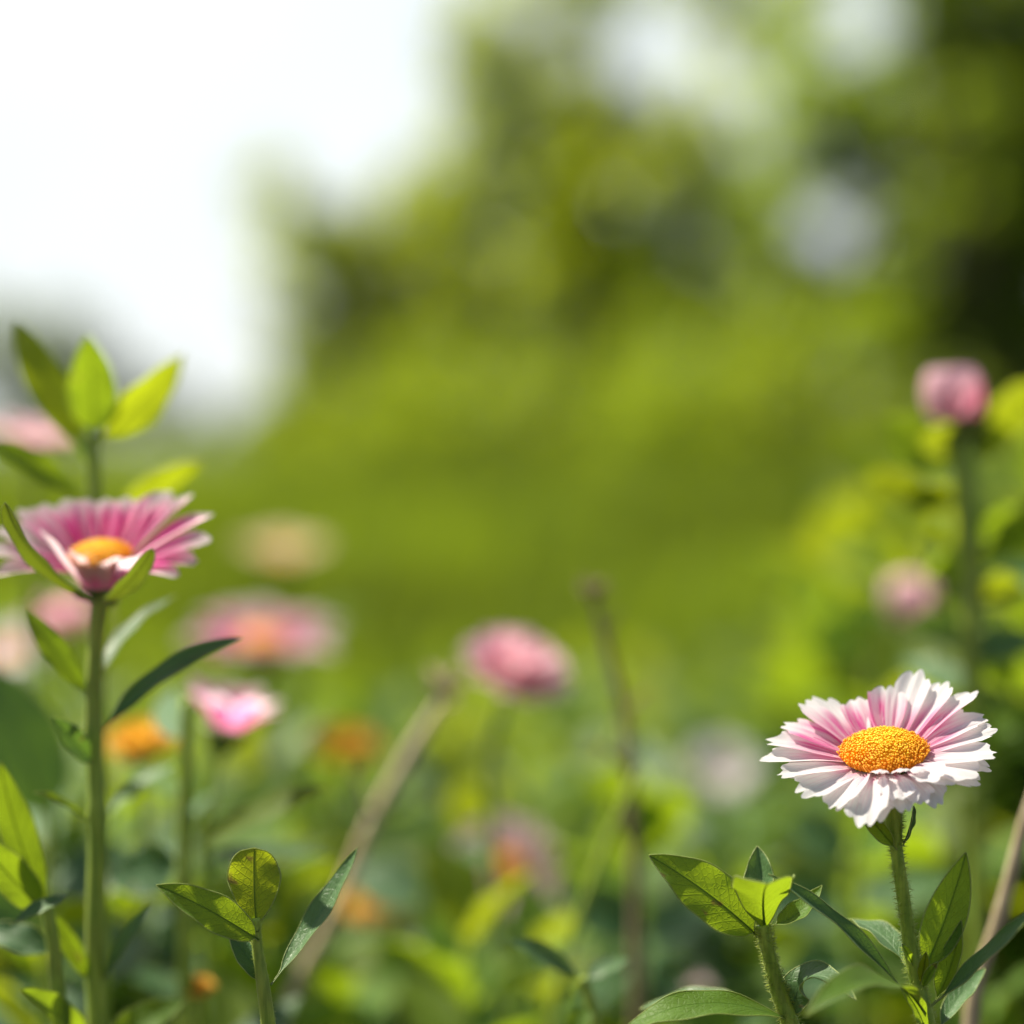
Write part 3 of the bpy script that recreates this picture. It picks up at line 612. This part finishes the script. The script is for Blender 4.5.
# ------------------------------------------------------------------ the seedling at lower left
base = ground_of(P(292, 1500, .5)); sd_ = thing('leafy_seedling', base, 'sharp seedling with one round glowing lime leaf, low at left', 'plant')
stem_mesh(sd_, base, [P(256, 918, .5), P(257, 945, .5), P(263, 985, .5), P(270, 1040, .5), P(280, 1150, .5), Vector((base.x-.003, base.y, .12)), base],
          [.0009, .0011, .0014, .0016, .0018, .002, .0022], hairs=900, zmin=.17, hair_len=.0006)
lf(sd_, base, (257, 932, .499), (254, 848, .505), 27, (.3, -.25, 1), bend=-.03, fold=.12, kind='obovate', m='leaf_lime', petiole=.08, tint=.6)
lf(sd_, base, (259, 940, .498), (156, 884, .493), 19, (.1, .5, .9), bend=.05, fold=.2, kind='ovate', m='leaf', petiole=.04, tint=.3)
lf(sd_, base, (271, 985, .5), (358, 848, .512), 14, (-.55, .45, .7), bend=-.07, fold=.35, kind='lance', m='leaf_pale')
lf(sd_, base, (264, 982, .501), (229, 932, .507), 13, (.4, .1, 1), bend=.08, fold=.45, kind='ovate', m='leaf_dark', petiole=.05)
lf(sd_, base, (279, 1130, .5), (200, 1060, .49), 20, (0, .7, .6), bend=.1, fold=.3, kind='ovate')
lf(sd_, base, (279, 1130, .5), (360, 1070, .51), 20, (0, .7, .6), bend=.1, fold=.3, kind='ovate')

# ------------------------------------------------------------------ the magenta flower at left
d1 = .555; q1 = K*d1
c = P(101, 566, d1); A = Vector((-.03, -math.sin(R(18)), math.cos(R(18)))).normalized(); X, Y, A = frame(A)
base = ground_of(P(112, 1500, d1)); f1 = thing('daisy_plant', base, 'magenta and white cupped flower with two green bracts on a straight stem at left', 'flower')
stem_mesh(f1, base, [P(100, 598, d1), P(96, 640, d1), P(93, 720, d1), P(97, 815, d1), P(95, 960, d1), P(98, 1060, d1), Vector((base.x-.002, base.y, .12)), base],
          [.0022, .0018, .0019, .0021, .0023, .0024, .0025, .0026], sides=16, nodes=((P(95, 735, d1).z, .25), (P(97, 815, d1).z, .2)))
head = calyx(f1, base, c - A*.0042, A, .0046, .0052, .0030)
disc(head, base, c + A*.0024, A, .0070, .0028, 420)
pl = [(-6, 100, 13, 12, -10, .7), (12, 108, 14, 20, -14, .9), (38, 100, 14, 26, -12, .95), (52, 92, 14, 26, -10, .8), (66, 84, 14, 27, -8, .9),
      (80, 78, 14, 27, -10, 1.05), (95, 76, 13, 27, -8, 1.0), (108, 78, 14, 26, -8, .8), (122, 84, 14, 25, -8, .75), (136, 92, 14, 24, -10, .4), (150, 96, 14, 22, -12, .75),
      (164, 100, 13, 16, -16, .25), (178, 98, 13, 9, -22, .55), (194, 80, 13, 4, -25, .5), (-19, 86, 13, 10, -24, .75), (-34, 80, 13, 8, -26, .65)]
for (ph, ln, hw, lf_, cv, pk) in pl:
    k = rnd.uniform(.95, 1.05)
    petal(head, base, c, X, Y, A, R(ph+rnd.uniform(-3, 3)), .0052, ln*q1*1.02*k, hw*1.35*q1, R(lf_*1.0+21), R(cv-14), min(1, pk*1.25+.08), 'petal_hot', drop=.0016, cup=.25, teeth=.03, roll=R(rnd.uniform(-12, 12)))
for (ph, ln, hw, lf_, cv, pk) in ((210, 92, 14, 40, -8, .05), (228, 70, 14, 50, -8, .08), (247, 58, 13, 55, 10, .12), (266, 50, 14, 56, -25, .5), (285, 52, 13, 54, 10, .1), (304, 60, 14, 46, -8, .2), (322, 72, 13, 36, -30, .5)):
    petal(head, base, c, X, Y, A, R(ph), .0040, ln*(.74 if 225 < ph < 310 else .9)*q1, hw*1.15*q1, R(lf_+14), R(cv+22), min(1, pk+.04), 'petal_hot', drop=.0048, cup=.35, teeth=.03)
pass
leaf(head, base, P(92, 600, .546), P(3, 504, .513), 12.5*q1, D(-.45, -.5, .9), .07, .35, 'oblong', 'bract', name='bract', petiole=.02)
leaf(head, base, P(104, 600, .545), P(152, 548, .525), 11*q1, D(.35, -.6, .9), .08, .35, 'oblong', 'bract', name='bract', petiole=.02)
leaf(head, base, P(96, 600, .55), P(58, 580, .56), 8*q1, D(-.3, -.8, .5), .05, .2, 'ovate', 'leaf_dark', name='bract', petiole=.02)
def l1(b, t, hw, face=(0, .3, 1), **kw): return leaf(f1, base, P(*b), P(*t), hw*q1, face, **kw)
l1((97, 738, d1), (240, 636, .54), 13, (-.45, .5, .75), bend=.07, fold=.3, kind='lance', m='leaf_dark')
l1((90, 700, d1), (25, 610, .555), 14, (.3, .3, .9), bend=.03, fold=.35, kind='lance', m='leaf')
l1((102, 676, d1), (176, 596, .575), 15, (-.5, .7, .5), bend=.07, fold=.35, kind='ovate', m='leaf_pale')
l1((94, 765, d1), (52, 717, .535), 13, (.2, .4, .9), bend=.08, fold=.35, kind='ovate', m='leaf_dark')
l1((93, 825, d1), (34, 793, .54), 7, (0, .7, .7), bend=.08, fold=.4, kind='lance', m='leaf')
l1((92, 985, d1), (50, 912, .55), 11, (.4, .3, .9), bend=.04, fold=.45, kind='lance', m='leaf')
l1((102, 985, d1), (152, 905, .55), 11, (-.5, .5, .7), bend=.05, fold=.4, kind='lance', m='leaf_pale')
l1((92, 1050, d1), (20, 990, .53), 18, (.2, .6, .8), bend=.08, fold=.35, kind='ovate')
l1((103, 1050, d1), (185, 1000, .57), 18, (0, .6, .8), bend=.08, fold=.35, kind='ovate')

# shoot behind the left flower
d2 = .615; q2 = K*d2
base = ground_of(P(120, 1500, d2)); t1 = thing('leafy_shoot', base, 'leafy shoot topped by three upright lime leaves, rising behind the magenta flower', 'plant')
stem_mesh(t1, base, [P(93, 432, d2), P(94, 480, d2), P(97, 560, d2), P(98, 700, d2+.004), P(100, 900, d2+.004), Vector((base.x-.003, base.y, .12)), base], [.0017, .0019, .002, .0021, .0022, .0024, .0026])
def l2(b, t, hw, face=(0, .3, 1), m='leaf_lime', **kw): return leaf(t1, base, P(*b), P(*t), hw*q2, face, m=m, **kw)
l2((92, 455, d2), (16, 319, .622), 22, (.5, -.3, 1), bend=.02, fold=.25, kind='lance')
l2((94, 440, d2), (88, 334, .605), 25, (.2, -.25, 1), bend=-.03, fold=.25, kind='ovate', m='leaf')
l2((98, 442, d2), (184, 354, .618), 23, (.45, -.4, .8), bend=.05, fold=.3, kind='ovate', tint=.8)
l2((90, 500, d2), (-14, 440, .605), 17, (.2, .6, .8), bend=.04, fold=.3, kind='lance', m='leaf')
l2((100, 525, d2), (203, 461, .63), 17, (.3, -.5, .8), bend=-.07, fold=-.2, kind='lance')
l2((97, 470, d2), (70, 415, .63), 12, (.3, .2, 1), bend=.04, fold=.3, kind='lance', m='leaf')

# leaves crowding the left edge
d3 = .545; q3 = K*d3
base = ground_of(P(60, 1500, d3)); t3 = thing('leafy_sprout', base, 'dark upright leafy sprout cut by the left edge beside the straight stem', 'plant')
stem_mesh(t3, base, [P(47, 905, d3), P(55, 960, d3), P(60, 1060, d3), Vector((base.x, base.y, .12)), base], [.0015, .0017, .002, .0022, .0024])
def l3(b, t, hw, face, **kw): return leaf(t3, base, P(*b), P(*t), hw*q3, face, **kw)
l3((52, 918, d3), (0, 762, .54), 19, (.45, .15, .9), bend=-.03, fold=.35, kind='lance', m='leaf')
l3((48, 915, d3), (-30, 830, .53), 20, (.3, .3, .9), bend=.05, fold=.3, kind='ovate', m='leaf')
l3((10, 925, .53), (68, 896, .535), 9, (0, .8, .6), bend=.08, fold=.3, kind='lance', m='leaf_pale')
l3((55, 955, d3), (-20, 930, .55), 18, (0, .7, .7), bend=.1, fold=.3, kind='ovate', m='leaf_dark')

# ------------------------------------------------------------------ softer flowers further back
def stem_down(px, py, d, lean=15): 
    b = ground_of(P(px+lean, 1400, d)); return b
def soft_plant(label, px, py, d, kind, rad_px, tilt=(0, -.3, 1), m='petal_pink', lean=10, pink=.8, leaves=5, hasdisc=True, top_leaf=.12, lm=('leaf', 'leaf_lime', 'leaf_pale', 'leaf_dark'), npet=18, seed=0, lift=18):
    r = random.Random(seed*7+int(px)); q = K*d; c = P(px, py, d); A = Vector(tilt).normalized(); X, Y, A = frame(A)
    base = stem_down(px, py, d, lean); root = thing({'bud': 'flower_bud_plant', 'open': 'daisy_plant', 'double': 'double_flower_plant'}[kind], base, label, 'flower')
    rp = rad_px*q; h = rp*.5
    below = c - A*h
    stem_mesh(root, base, [below + A*.001, below - A*.02 + Vector((0, 0, -.01)), Vector((base.x*.5+below.x*.5, below.y, below.z*.6)), base], [.0015, .0017, .002, .0024], sides=8)
    head = calyx(root, base, c - A*(h*.1), A, rp*(.32 if kind != 'bud' else .62), h, .0017)
    if kind == 'open':
        if hasdisc: disc(head, base, c, A, rp*.27, rp*.10, 70)
        for i in range(npet):
            petal(head, base, c, X, Y, A, 2*math.pi*i/npet + r.uniform(-.1, .1), rp*.25, rp*.75*r.uniform(.9, 1.08), rp*.17, R(lift+r.uniform(-8, 8)), R(-15), min(1, pink*r.uniform(.6, 1.2)), m, False)
    elif kind == 'double':
        for (ring, k, l_, li) in ((.30, 14, .72, 8), (.25, 12, .66, 35), (.18, 9, .58, 58), (.08, 6, .5, 78)):
            for i in range(k):
                petal(head, base, c, X, Y, A, 2*math.pi*(i+ring*3)/k, rp*ring, rp*l_, rp*.2, R(li+r.uniform(-6, 6)), R(-6), min(1, pink*r.uniform(.6, 1.2)), m, False)
    else:
        for (ring, k, l_, li, cv) in ((.55, 11, 1.25, 62, 60), (.42, 9, 1.3, 72, 50), (.25, 6, 1.2, 82, 20)):
            for i in range(k):
                petal(head, base, c - A*h*.2, X, Y, A, 2*math.pi*(i+ring)/k, rp*ring, rp*l_, rp*.3, R(li+r.uniform(-5, 5)), R(cv), min(1, pink*r.uniform(.5, 1.2)), m, False)
    zt = below.z
    for i in range(leaves):
        f = top_leaf + (1-top_leaf)*.55*i/max(1, leaves-1); z = zt*(1-f); w_ = (z/zt)
        p = Vector((base.x*(1-w_)+below.x*w_, below.y, z)); a_ = i*2.4 + r.uniform(0, 1.0)
        v = Vector((math.cos(a_), math.sin(a_)*.7, r.uniform(.15, .8))).normalized(); ln = r.uniform(.03, .055)
        leaf(root, base, p, p+v*ln, ln*r.uniform(.16, .26), Vector((-v.x*.4, -.35, 1)).normalized(), r.uniform(-.02, .12), .3, r.choice(('lance', 'ovate')), r.choice(lm), fine=False)
    return root

F = soft_plant
F('pale pink flower cut by the left edge, behind the lime shoot', 36, 440, .80, 'open', 62, (.1, -.1, 1), 'petal_pink', pink=.35, seed=1, hasdisc=False, lift=22)
F('very soft cream flower standing alone above the pink pair', 282, 556, 1.25, 'open', 48, (0, -.2, 1), 'petal_cream', pink=.3, seed=2, lift=28)
F('wide soft pink flower with an orange centre behind the long dark leaf', 262, 640, .95, 'open', 82, (.05, -.25, 1), 'petal_hot', pink=.85, seed=3, lift=14)
F('small mauve-pink flower with white tips leaning right, under the wide pink flower', 226, 724, .68, 'open', 66, (.25, -.05, 1), 'petal_hot', pink=.85, seed=4, hasdisc=False, lift=52)
F('orange-yellow blossom left of the slanting dry stalk', 346, 748, .92, 'double', 38, (.1, -.3, 1), 'petal_gold', pink=.05, seed=5)
F('orange blossom tucked behind the long dark leaf of the straight stem', 140, 745, .72, 'double', 40, (0, -.3, 1), 'petal_gold', pink=.35, seed=6)
F('plump rose-pink double flower tilted on a thin stem in the middle', 515, 670, .76, 'double', 60, (.36, -.5, 1), 'petal_pink', pink=.55, seed=7, leaves=3, top_leaf=.3)
F('whitish pink flower with an orange heart low in the middle', 508, 868, .90, 'open', 62, (.35, -.8, .7), 'petal_pink', pink=.15, seed=8, lift=10)
F('low orange-yellow blossom beside the slanting dry stalk near the bottom', 372, 908, .85, 'double', 30, (0, -.4, 1), 'petal_gold', pink=.3, seed=9)
F('faint pale pink bud right of the yellow leaf, under the upper right bud', 910, 612, .92, 'bud', 32, (0, -.2, 1), 'petal_pink', pink=.1, seed=10)
F('faint dusky pink blossom left of the pale pink bud', 790, 672, 1.5, 'double', 30, (0, -.3, 1), 'petal_cream', pink=.5, seed=11)
F('soft pink blossom peeping left behind the straight stem', 62, 620, .95, 'double', 42, (0, -.3, 1), 'petal_pink', pink=.55, seed=12)
F('soft white blossom at the left edge below the magenta flower', 8, 652, .95, 'open', 45, (0, -.6, 1), 'petal', pink=.1, seed=13)
F('grey-white blossom low behind, left of the sharp white flower', 722, 768, 1.05, 'open', 40, (0, -.9, .8), 'petal', pink=.05, seed=14, hasdisc=False)
F('small yellow blossom near the bottom between stem and seedling', 200, 988, .62, 'double', 17, (0, -.5, 1), 'petal_gold', pink=.05, seed=15)
F('amber blossom at the lower right corner', 1012, 965, .95, 'double', 46, (0, -.5, 1), 'petal_gold', pink=.0, seed=16)
F('small mauve blossom deep between the sprout and the thin stalk', 690, 990, .75, 'double', 26, (0, -.5, 1), 'petal_hot', pink=.5, seed=17)

# the bud at upper right with its own leaves
d4 = .70; q4 = K*d4
base = ground_of(P(985, 1400, d4)); b4 = thing('flower_bud_plant', base, 'tall plant with a rosy half-closed bud and lime leaves at the right edge', 'flower')
stem_mesh(b4, base, [P(956, 428, d4), P(964, 480, d4), P(970, 560, d4), P(970, 640, d4), P(975, 800, d4), Vector((base.x, base.y, .12)), base], [.0034, .0038, .0034, .003, .003, .003, .003])
c = P(954, 415, d4); A = Vector((-.08, -.05, 1)).normalized(); X, Y, A = frame(A)
head = calyx(b4, base, c - A*.0006, A, .0085, .009, .003)
for (ring, k, l_, li, cv) in ((.8, 11, 58, 66, 62), (.55, 6, 56, 78, 45)):
    for i in range(k):
        pk = .05 if math.cos(2*math.pi*(i+ring)/k) < -.1 else .55
        petal(head, base, c, X, Y, A, 2*math.pi*(i+ring)/k, .0085*ring, l_*q4, 15*q4, R(li+rnd.uniform(-5, 5)), R(cv), pk, 'petal_pink', False, drop=.002)
def l4(b, t, hw, face, m='leaf_lime', **kw): return leaf(b4, base, P(*b), P(*t), hw*q4, face, m=m, fine=False, **kw)
l4((962, 455, d4), (1050, 380, .71), 32, (.4, -.4, .8), bend=-.03, fold=.25, kind='ovate')
l4((958, 470, d4), (880, 420, .70), 30, (.4, -.3, .9), bend=-.02, fold=.25, kind='ovate', m='leaf')
l4((962, 505, d4), (866, 478, .72), 27, (.4, -.5, .8), bend=-.05, fold=.25, kind='lance')
l4((955, 445, d4), (918, 440, .68), 20, (.4, -.2, 1), bend=.03, fold=.25, kind='ovate')
l4((972, 570, d4), (1050, 480, .68), 26, (.4, -.3, .8), bend=.04, fold=.3, kind='lance', m='leaf')
l4((970, 610, d4), (1055, 560, .72), 26, (-.3, .5, .8), bend=.05, fold=.3, kind='ovate', m='leaf_dark')
l4((970, 600, d4), (915, 540, .72), 20, (.4, -.3, .8), bend=.05, fold=.3, kind='ovate', m='leaf_lime')
for (sy, tx, ty, hw_, mm) in ((450, 1010, 430, 20, 'leaf_lime'), (485, 905, 500, 20, 'leaf_lime'), (530, 1030, 520, 22, 'leaf'), (545, 925, 580, 18, 'leaf'), (585, 1030, 600, 22, 'leaf_lime'), (625, 905, 625, 20, 'leaf_pale'), (650, 1040, 690, 22, 'leaf'), (690, 915, 720, 22, 'leaf_lime')):
    l4((968, sy, d4), (tx, ty, d4+.01), hw_, (.4 if tx < 968 else .2, -.3, .9), m=mm, bend=.03, fold=.25, kind='ovate')
l4((970, 660, d4), (1040, 640, .70), 24, (-.1, .7, .7), bend=.05, fold=.3, kind='ovate', m='leaf_pale')
l4((970, 700, d4), (900, 660, .72), 22, (.1, .7, .7), bend=.05, fold=.3, kind='ovate', m='leaf_pale')
l4((975, 760, d4), (1050, 700, .70), 24, (-.1, .7, .7), bend=.05, fold=.3, kind='ovate', m='leaf')
l4((975, 780, d4), (930, 800, .70), 22, (.1, .7, .7), bend=.05, fold=.3, kind='ovate', m='leaf_lime')

# ------------------------------------------------------------------ dry stalks
def stalk(label, pts, rad, m, name='dry_stalk', tuft=None, twigs=()):
    base = ground_of(pts[-1]); root = thing(name, base, label, 'stalk')
    stem_mesh(root, base, pts[:-1] + [base], rad, m, sides=9, nodes=[(p.z, .10) for p in pts[1:-1]])
    for (b, t, r0) in twigs:
        mb = MB(); pp = catmull([b, (b+t)/2+Vector((0, 0, .002)), t], 5); tube(mb, pp, [r0*(1-.5*i/(len(pp)-1)) for i in range(len(pp))], 7); mb.build('twig', M[m], root, base)
    if tuft is not None:
        p, s = tuft; mb = MB()
        for i in range(26):
            v = Vector((rnd.gauss(0, .6), rnd.gauss(0, .6), rnd.uniform(.2, 1))).normalized()*s*rnd.uniform(.6, 1.1)
            tube(mb, [p, p+v*.5, p+v], [s*.06, s*.10, s*.02], 5)
        mb.build('seed_head', M[m], root, base)
    return root
stalk('slanting beige dry stalk running up from the bottom left of centre', [P(452, 688, .74), P(415, 745, .73), P(372, 822, .72), P(330, 920, .71), P(280, 1030, .70), P(190, 1250, .69)],
      [.0014, .0021, .0020, .0019, .0020, .0022], 'stem_dry', twigs=((P(415, 745, .73), P(455, 700, .75), .0015), (P(372, 822, .72), P(352, 770, .72), .0010), (P(395, 780, .725), P(430, 765, .73), .0008), (P(330, 920, .71), P(360, 880, .71), .0009)), tuft=(P(445, 695, .74), .010))
stalk('upright brown dry stem right of the plump rose flower', [P(592, 590, .70), P(606, 640, .70), P(625, 720, .70), P(632, 800, .70), P(636, 930, .70), P(640, 1100, .70)],
      [.0008, .0013, .0015, .0016, .0017, .0018], 'stem_brown', tuft=(P(592, 596, .70), .006), twigs=((P(629, 770, .70), P(592, 745, .69), .0009), (P(606, 640, .70), P(622, 612, .70), .0006), (P(625, 720, .70), P(652, 690, .71), .0007), (P(633, 850, .70), P(612, 800, .70), .0008), (P(598, 612, .70), P(584, 600, .70), .0005)))
stalk('pale straw stalk slanting across the right edge', [P(1050, 745, .575), P(1024, 825, .575), P(1000, 915, .575), P(972, 1010, .575), P(930, 1150, .575)],
      [.0014, .0015, .0017, .0018, .002], 'stem_dry')
stalk('thin pale green stalk crossing low left of the brown dry stem', [P(640, 770, .68), P(600, 860, .68), P(575, 930, .68), P(552, 1030, .68), P(530, 1150, .68)],
      [.0011, .0012, .0013, .0014, .0015], 'stem', name='green_stalk')

# bluish small sprout low in the middle
d5 = .575; q5 = K*d5
base = ground_of(P(620, 1500, d5)); t5 = thing('leafy_sprout', base, 'small bluish two-leaved sprout low in the middle', 'plant')
stem_mesh(t5, base, [P(582, 978, d5), P(590, 1000, d5), P(600, 1060, d5), Vector((base.x, base.y, .12)), base], [.0012, .0014, .0016, .0018, .002])
leaf(t5, base, P(584, 982, d5), P(508, 940, .57), 13*q5, (.2, .7, .7), .05, .3, 'lance', 'leaf_pale', fine=False)
leaf(t5, base, P(584, 982, d5), P(630, 958, .58), 12*q5, (-.1, .8, .6), .06, .3, 'ovate', 'leaf_pale', fine=False)
leaf(t5, base, P(590, 1005, d5), P(560, 1040, .57), 12*q5, (.2, .7, .7), .05, .3, 'ovate', 'leaf', fine=False)
# glossy sprout behind the straight stem
d6 = .62; q6 = K*d6
base = ground_of(P(190, 1500, d6)); t6 = thing('leafy_shoot', base, 'soft glossy shoot with long pale leaves between straight stem and seedling', 'plant')
stem_mesh(t6, base, [P(186, 700, d6), P(185, 780, d6), P(184, 860, d6), P(186, 1000, d6), Vector((base.x, base.y, .12)), base], [.0013, .0018, .002, .0022, .0024, .0026])
def l6(b, t, hw, face, m='leaf', **kw): return leaf(t6, base, P(*b), P(*t), hw*q6, face, m=m, fine=False, **kw)
l6((186, 760, d6), (108, 815, .61), 11, (-.49, .70, .52), m='leaf_pale', bend=.05, kind='lance')
l6((186, 745, d6), (176, 685, .68), 17, (-.40, .70, .60), m='leaf_pale', bend=.05, kind='ovate')
l6((185, 850, d6), (328, 786, .60), 19, (-.1, .75, .65), m='leaf_lime', bend=.05, kind='lance')
l6((185, 870, d6), (345, 858, .66), 17, (0, .9, .4), m='leaf_pale', bend=.06, kind='lance')
l6((185, 830, d6), (235, 790, .70), 14, (-.3, .6, .7), m='leaf_pale', bend=.05, kind='ovate')
l6((184, 860, d6), (110, 880, .63), 28, (.2, .4, .9), m='leaf_dark', bend=.05, kind='ovate')
l6((185, 800, d6), (120, 770, .70), 18, (.2, .4, .9), m='leaf', bend=.05, kind='ovate')
d7 = .68; q7 = K*d7
base = ground_of(P(45, 1500, d7)); t7 = thing('broad_leaf_plant', base, 'broad-leaved soft plant with one shining white leaf behind the straight stem', 'plant')
stem_mesh(t7, base, [P(50, 800, d7), P(50, 900, d7), P(48, 1030, d7), Vector((base.x, base.y, .12)), base], [.0018, .002, .0024, .0026, .0028])
def l7(b, t, hw, face, m='leaf', **kw): return leaf(t7, base, P(*b), P(*t), hw*q7, face, m=m, fine=False, **kw)
l7((62, 870, d7), (76, 742, .80), 36, (-.40, .70, .60), m='leaf_pale', bend=.06, kind='ovate')
l7((50, 830, d7), (-20, 660, .68), 44, (.3, .3, .9), m='leaf_dark', bend=.05, kind='ovate')
l7((50, 870, d7), (150, 870, .66), 34, (0, .5, .8), m='leaf_dark', bend=.05, kind='ovate')
l7((50, 930, d7), (-40, 900, .66), 34, (0, .6, .8), m='leaf_dark', bend=.05, kind='ovate')
l7((50, 960, d7), (130, 940, .70), 30, (0, .6, .8), m='leaf_pale', bend=.05, kind='ovate')

def broad(label, px, d, top, lv):
    base = ground_of(P(px+20, 1500, d)); root = thing('broad_leaf_plant', base, label, 'plant')
    stem_mesh(root, base, [P(px, top, d), P(px+3, top+120, d), Vector((base.x, base.y, .10)), base], [.0016, .002, .0024, .0028], sides=8)
    for (sy, tx, ty, hw_, fc, mm) in lv:
        leaf(root, base, P(px+1, sy, d), P(tx, ty, d+rnd.uniform(-.02, .03)), hw_*K*d, fc, .05, .28, 'ovate', mm, fine=False)
broad('soft broad-leaved plant low between the seedling and the straight stem', 215, .73, 850, [(860, 290, 820, 26, (-.2, .7, .6), 'leaf'), (870, 130, 850, 34, (.2, .5, .8), 'leaf_dark'), (900, 310, 900, 30, (0, .6, .8), 'leaf_dark'), (930, 120, 960, 36, (.1, .5, .9), 'leaf_dark'), (960, 300, 985, 34, (-.1, .7, .7), 'leaf_pale'), (855, 190, 790, 24, (-.49, .7, .52), 'leaf_pale')])
broad('soft broad-leaved plant low beside the foot of the slanting dry stalk', 430, .80, 880, [(890, 500, 850, 26, (-.2, .7, .6), 'leaf_pale'), (900, 350, 870, 32, (.2, .6, .8), 'leaf_dark'), (930, 520, 950, 34, (0, .6, .8), 'leaf_dark'), (960, 340, 985, 34, (.1, .6, .9), 'leaf'), (990, 500, 1020, 34, (-.1, .7, .7), 'leaf_dark')])
broad('soft broad-leaved plant at the bottom between the upright brown stem and the sprout', 640, .74, 930, [(935, 560, 900, 30, (.2, .5, .8), 'leaf_dark'), (940, 720, 905, 30, (-.3, .7, .6), 'leaf_pale'), (970, 570, 1000, 34, (.1, .6, .8), 'leaf_dark'), (985, 730, 1000, 34, (0, .7, .7), 'leaf_dark')])
broad('soft pale broad-leaved plant behind the stem of the sharp white flower', 850, .76, 850, [(860, 790, 820, 28, (-.49, .7, .52), 'leaf_pale'), (865, 930, 800, 28, (-.3, .7, .6), 'leaf'), (900, 760, 910, 32, (.1, .6, .8), 'leaf_dark'), (910, 960, 880, 32, (-.49, .7, .52), 'leaf_pale'), (960, 780, 985, 34, (.1, .6, .8), 'leaf_dark'), (960, 970, 970, 34, (-.1, .7, .7), 'leaf')])

# ------------------------------------------------------------------ bedding plants that fill the bed
def filler(kind, seed):
    """a bushy young plant about 0.3 m tall, built at the origin"""
    r = random.Random(seed); H = .30; root = bpy.data.objects.new('bedding_plant', None); C.objects.link(root); root.empty_display_size = .02
    o = Vector((0, 0, 0)); a0 = r.uniform(0, 6)
    stem_mesh(root, o, [Vector((0, 0, H)), Vector((.004*math.cos(a0), .004, H*.66)), Vector((-.004, .003, H*.33)), o], [.0014, .0018, .0022, .0026], sides=7)
    lm = {0: ('leaf', 'leaf', 'leaf_lime', 'leaf_dark'), 1: ('leaf_lime', 'leaf'), 2: ('leaf_pale', 'leaf_dark', 'leaf'), 3: ('leaf', 'leaf_lime', 'leaf_lime', 'leaf_pale')}[kind]
    for lev in range(9):
        z = H*(1-.012-.082*lev); k = 3 if lev % 2 else 2
        for j in range(k):
            a_ = a0 + lev*1.57 + j*2*math.pi/k + r.uniform(-.25, .25); el = .9 - .13*lev + r.uniform(-.15, .15)
            ln = (.042 + .009*min(lev, 4))*r.uniform(.85, 1.2)
            v = Vector((math.cos(a_)*math.cos(el), math.sin(a_)*math.cos(el), math.sin(el)))
            nf = Vector((-v.x*math.tan(el)*.8, -v.y*math.tan(el)*.8, 1)).normalized()
            leaf(root, o, Vector((0, 0, z)), Vector((0, 0, z))+v*ln, ln*r.uniform(.25, .36), nf, r.uniform(-.02, .12), .28, r.choice(('lance', 'ovate', 'ovate')), r.choice(lm), fine=False)
    return root
protos = [filler(k, 100+k) for k in range(4)]
LB = ['soft green bedding plant without blossom, among the blurred mixed-leaf ones', 'soft bright lime bedding plant without blossom, among the blurred ones',
      'soft bluish pale bedding plant without blossom, among the blurred ones', 'soft yellowish and pale bedding plant without blossom, among the blurred ones']
GR = ['mixed green bedding plants', 'lime bedding plants', 'bluish bedding plants', 'yellowish bedding plants']
def place(kind, loc, sc_, rz, first):
    root = protos[kind]
    if not first:
        n_ = root.copy(); C.objects.link(n_)
        for ch in root.children:
            k = ch.copy(); C.objects.link(k); k.parent = n_
        root = n_
    root.location = loc; root.scale = (sc_*1.05, sc_*1.05, sc_); root.rotation_euler = (0, 0, rz)
    tag(root, LB[kind], 'plant', GR[kind])
def top_profile(px):
    xs = [-100, 0, 120, 220, 330, 450, 560, 680, 780, 860, 920, 1120]; ys = [640, 650, 690, 730, 735, 725, 715, 700, 690, 630, 560, 500]
    return float(np.interp(px, xs, ys))
rp = random.Random(77); used = set(); cnt = 0
KEEP = [(346, 748, .92), (505, 868, .90), (372, 908, .85), (910, 612, 1.0), (795, 665, 1.25), (722, 768, 1.05), (690, 990, .75), (262, 640, .95), (1008, 960, .78), (515, 670, .76), (140, 745, .72)]
for (dd, nn, extra) in ((.72, 5, 235), (.80, 7, 170), (.90, 9, 120), (1.02, 10, 80), (1.16, 11, 45), (1.34, 12, 15), (1.55, 12, -5), (1.8, 13, -15), (2.1, 13, -30)):
    for i in range(nn):
        px = -110 + (1240)*(i+.5)/nn + rp.uniform(-45, 45); d = dd*rp.uniform(.96, 1.05)
        py = top_profile(px) + extra*rp.uniform(.75, 1.25) + rp.uniform(-18, 35)
        for (kx, ky, kd) in KEEP:
            if d < kd+.05 and abs(px-kx) < 75 and py < ky+75: py = ky + 75 + rp.uniform(0, 25)
        top = P(px, py, d); k = rp.choices((0, 1, 2, 3), (4.0, 1.1, 1.6, 2.2))[0]
        place(k, Vector((top.x, top.y, 0)), top.z/.30, rp.uniform(0, 6.28), k not in used); used.add(k); cnt += 1
for (px, py, d, k) in ((905, 520, 1.15, 0), (1000, 470, 1.2, 0), (1050, 500, 1.0, 3), (940, 560, 1.3, 3), (1015, 560, .95, 0), (860, 600, 1.25, 0), (800, 640, 1.3, 3), (985, 620, .98, 2), (895, 650, 1.1, 2), (828, 560, 1.2, 1), (640, 690, 1.5, 1)):
    top = P(px, py, d); place(k, Vector((top.x, top.y, 0)), top.z/.30, rp.uniform(0, 6.28), k not in used); used.add(k)
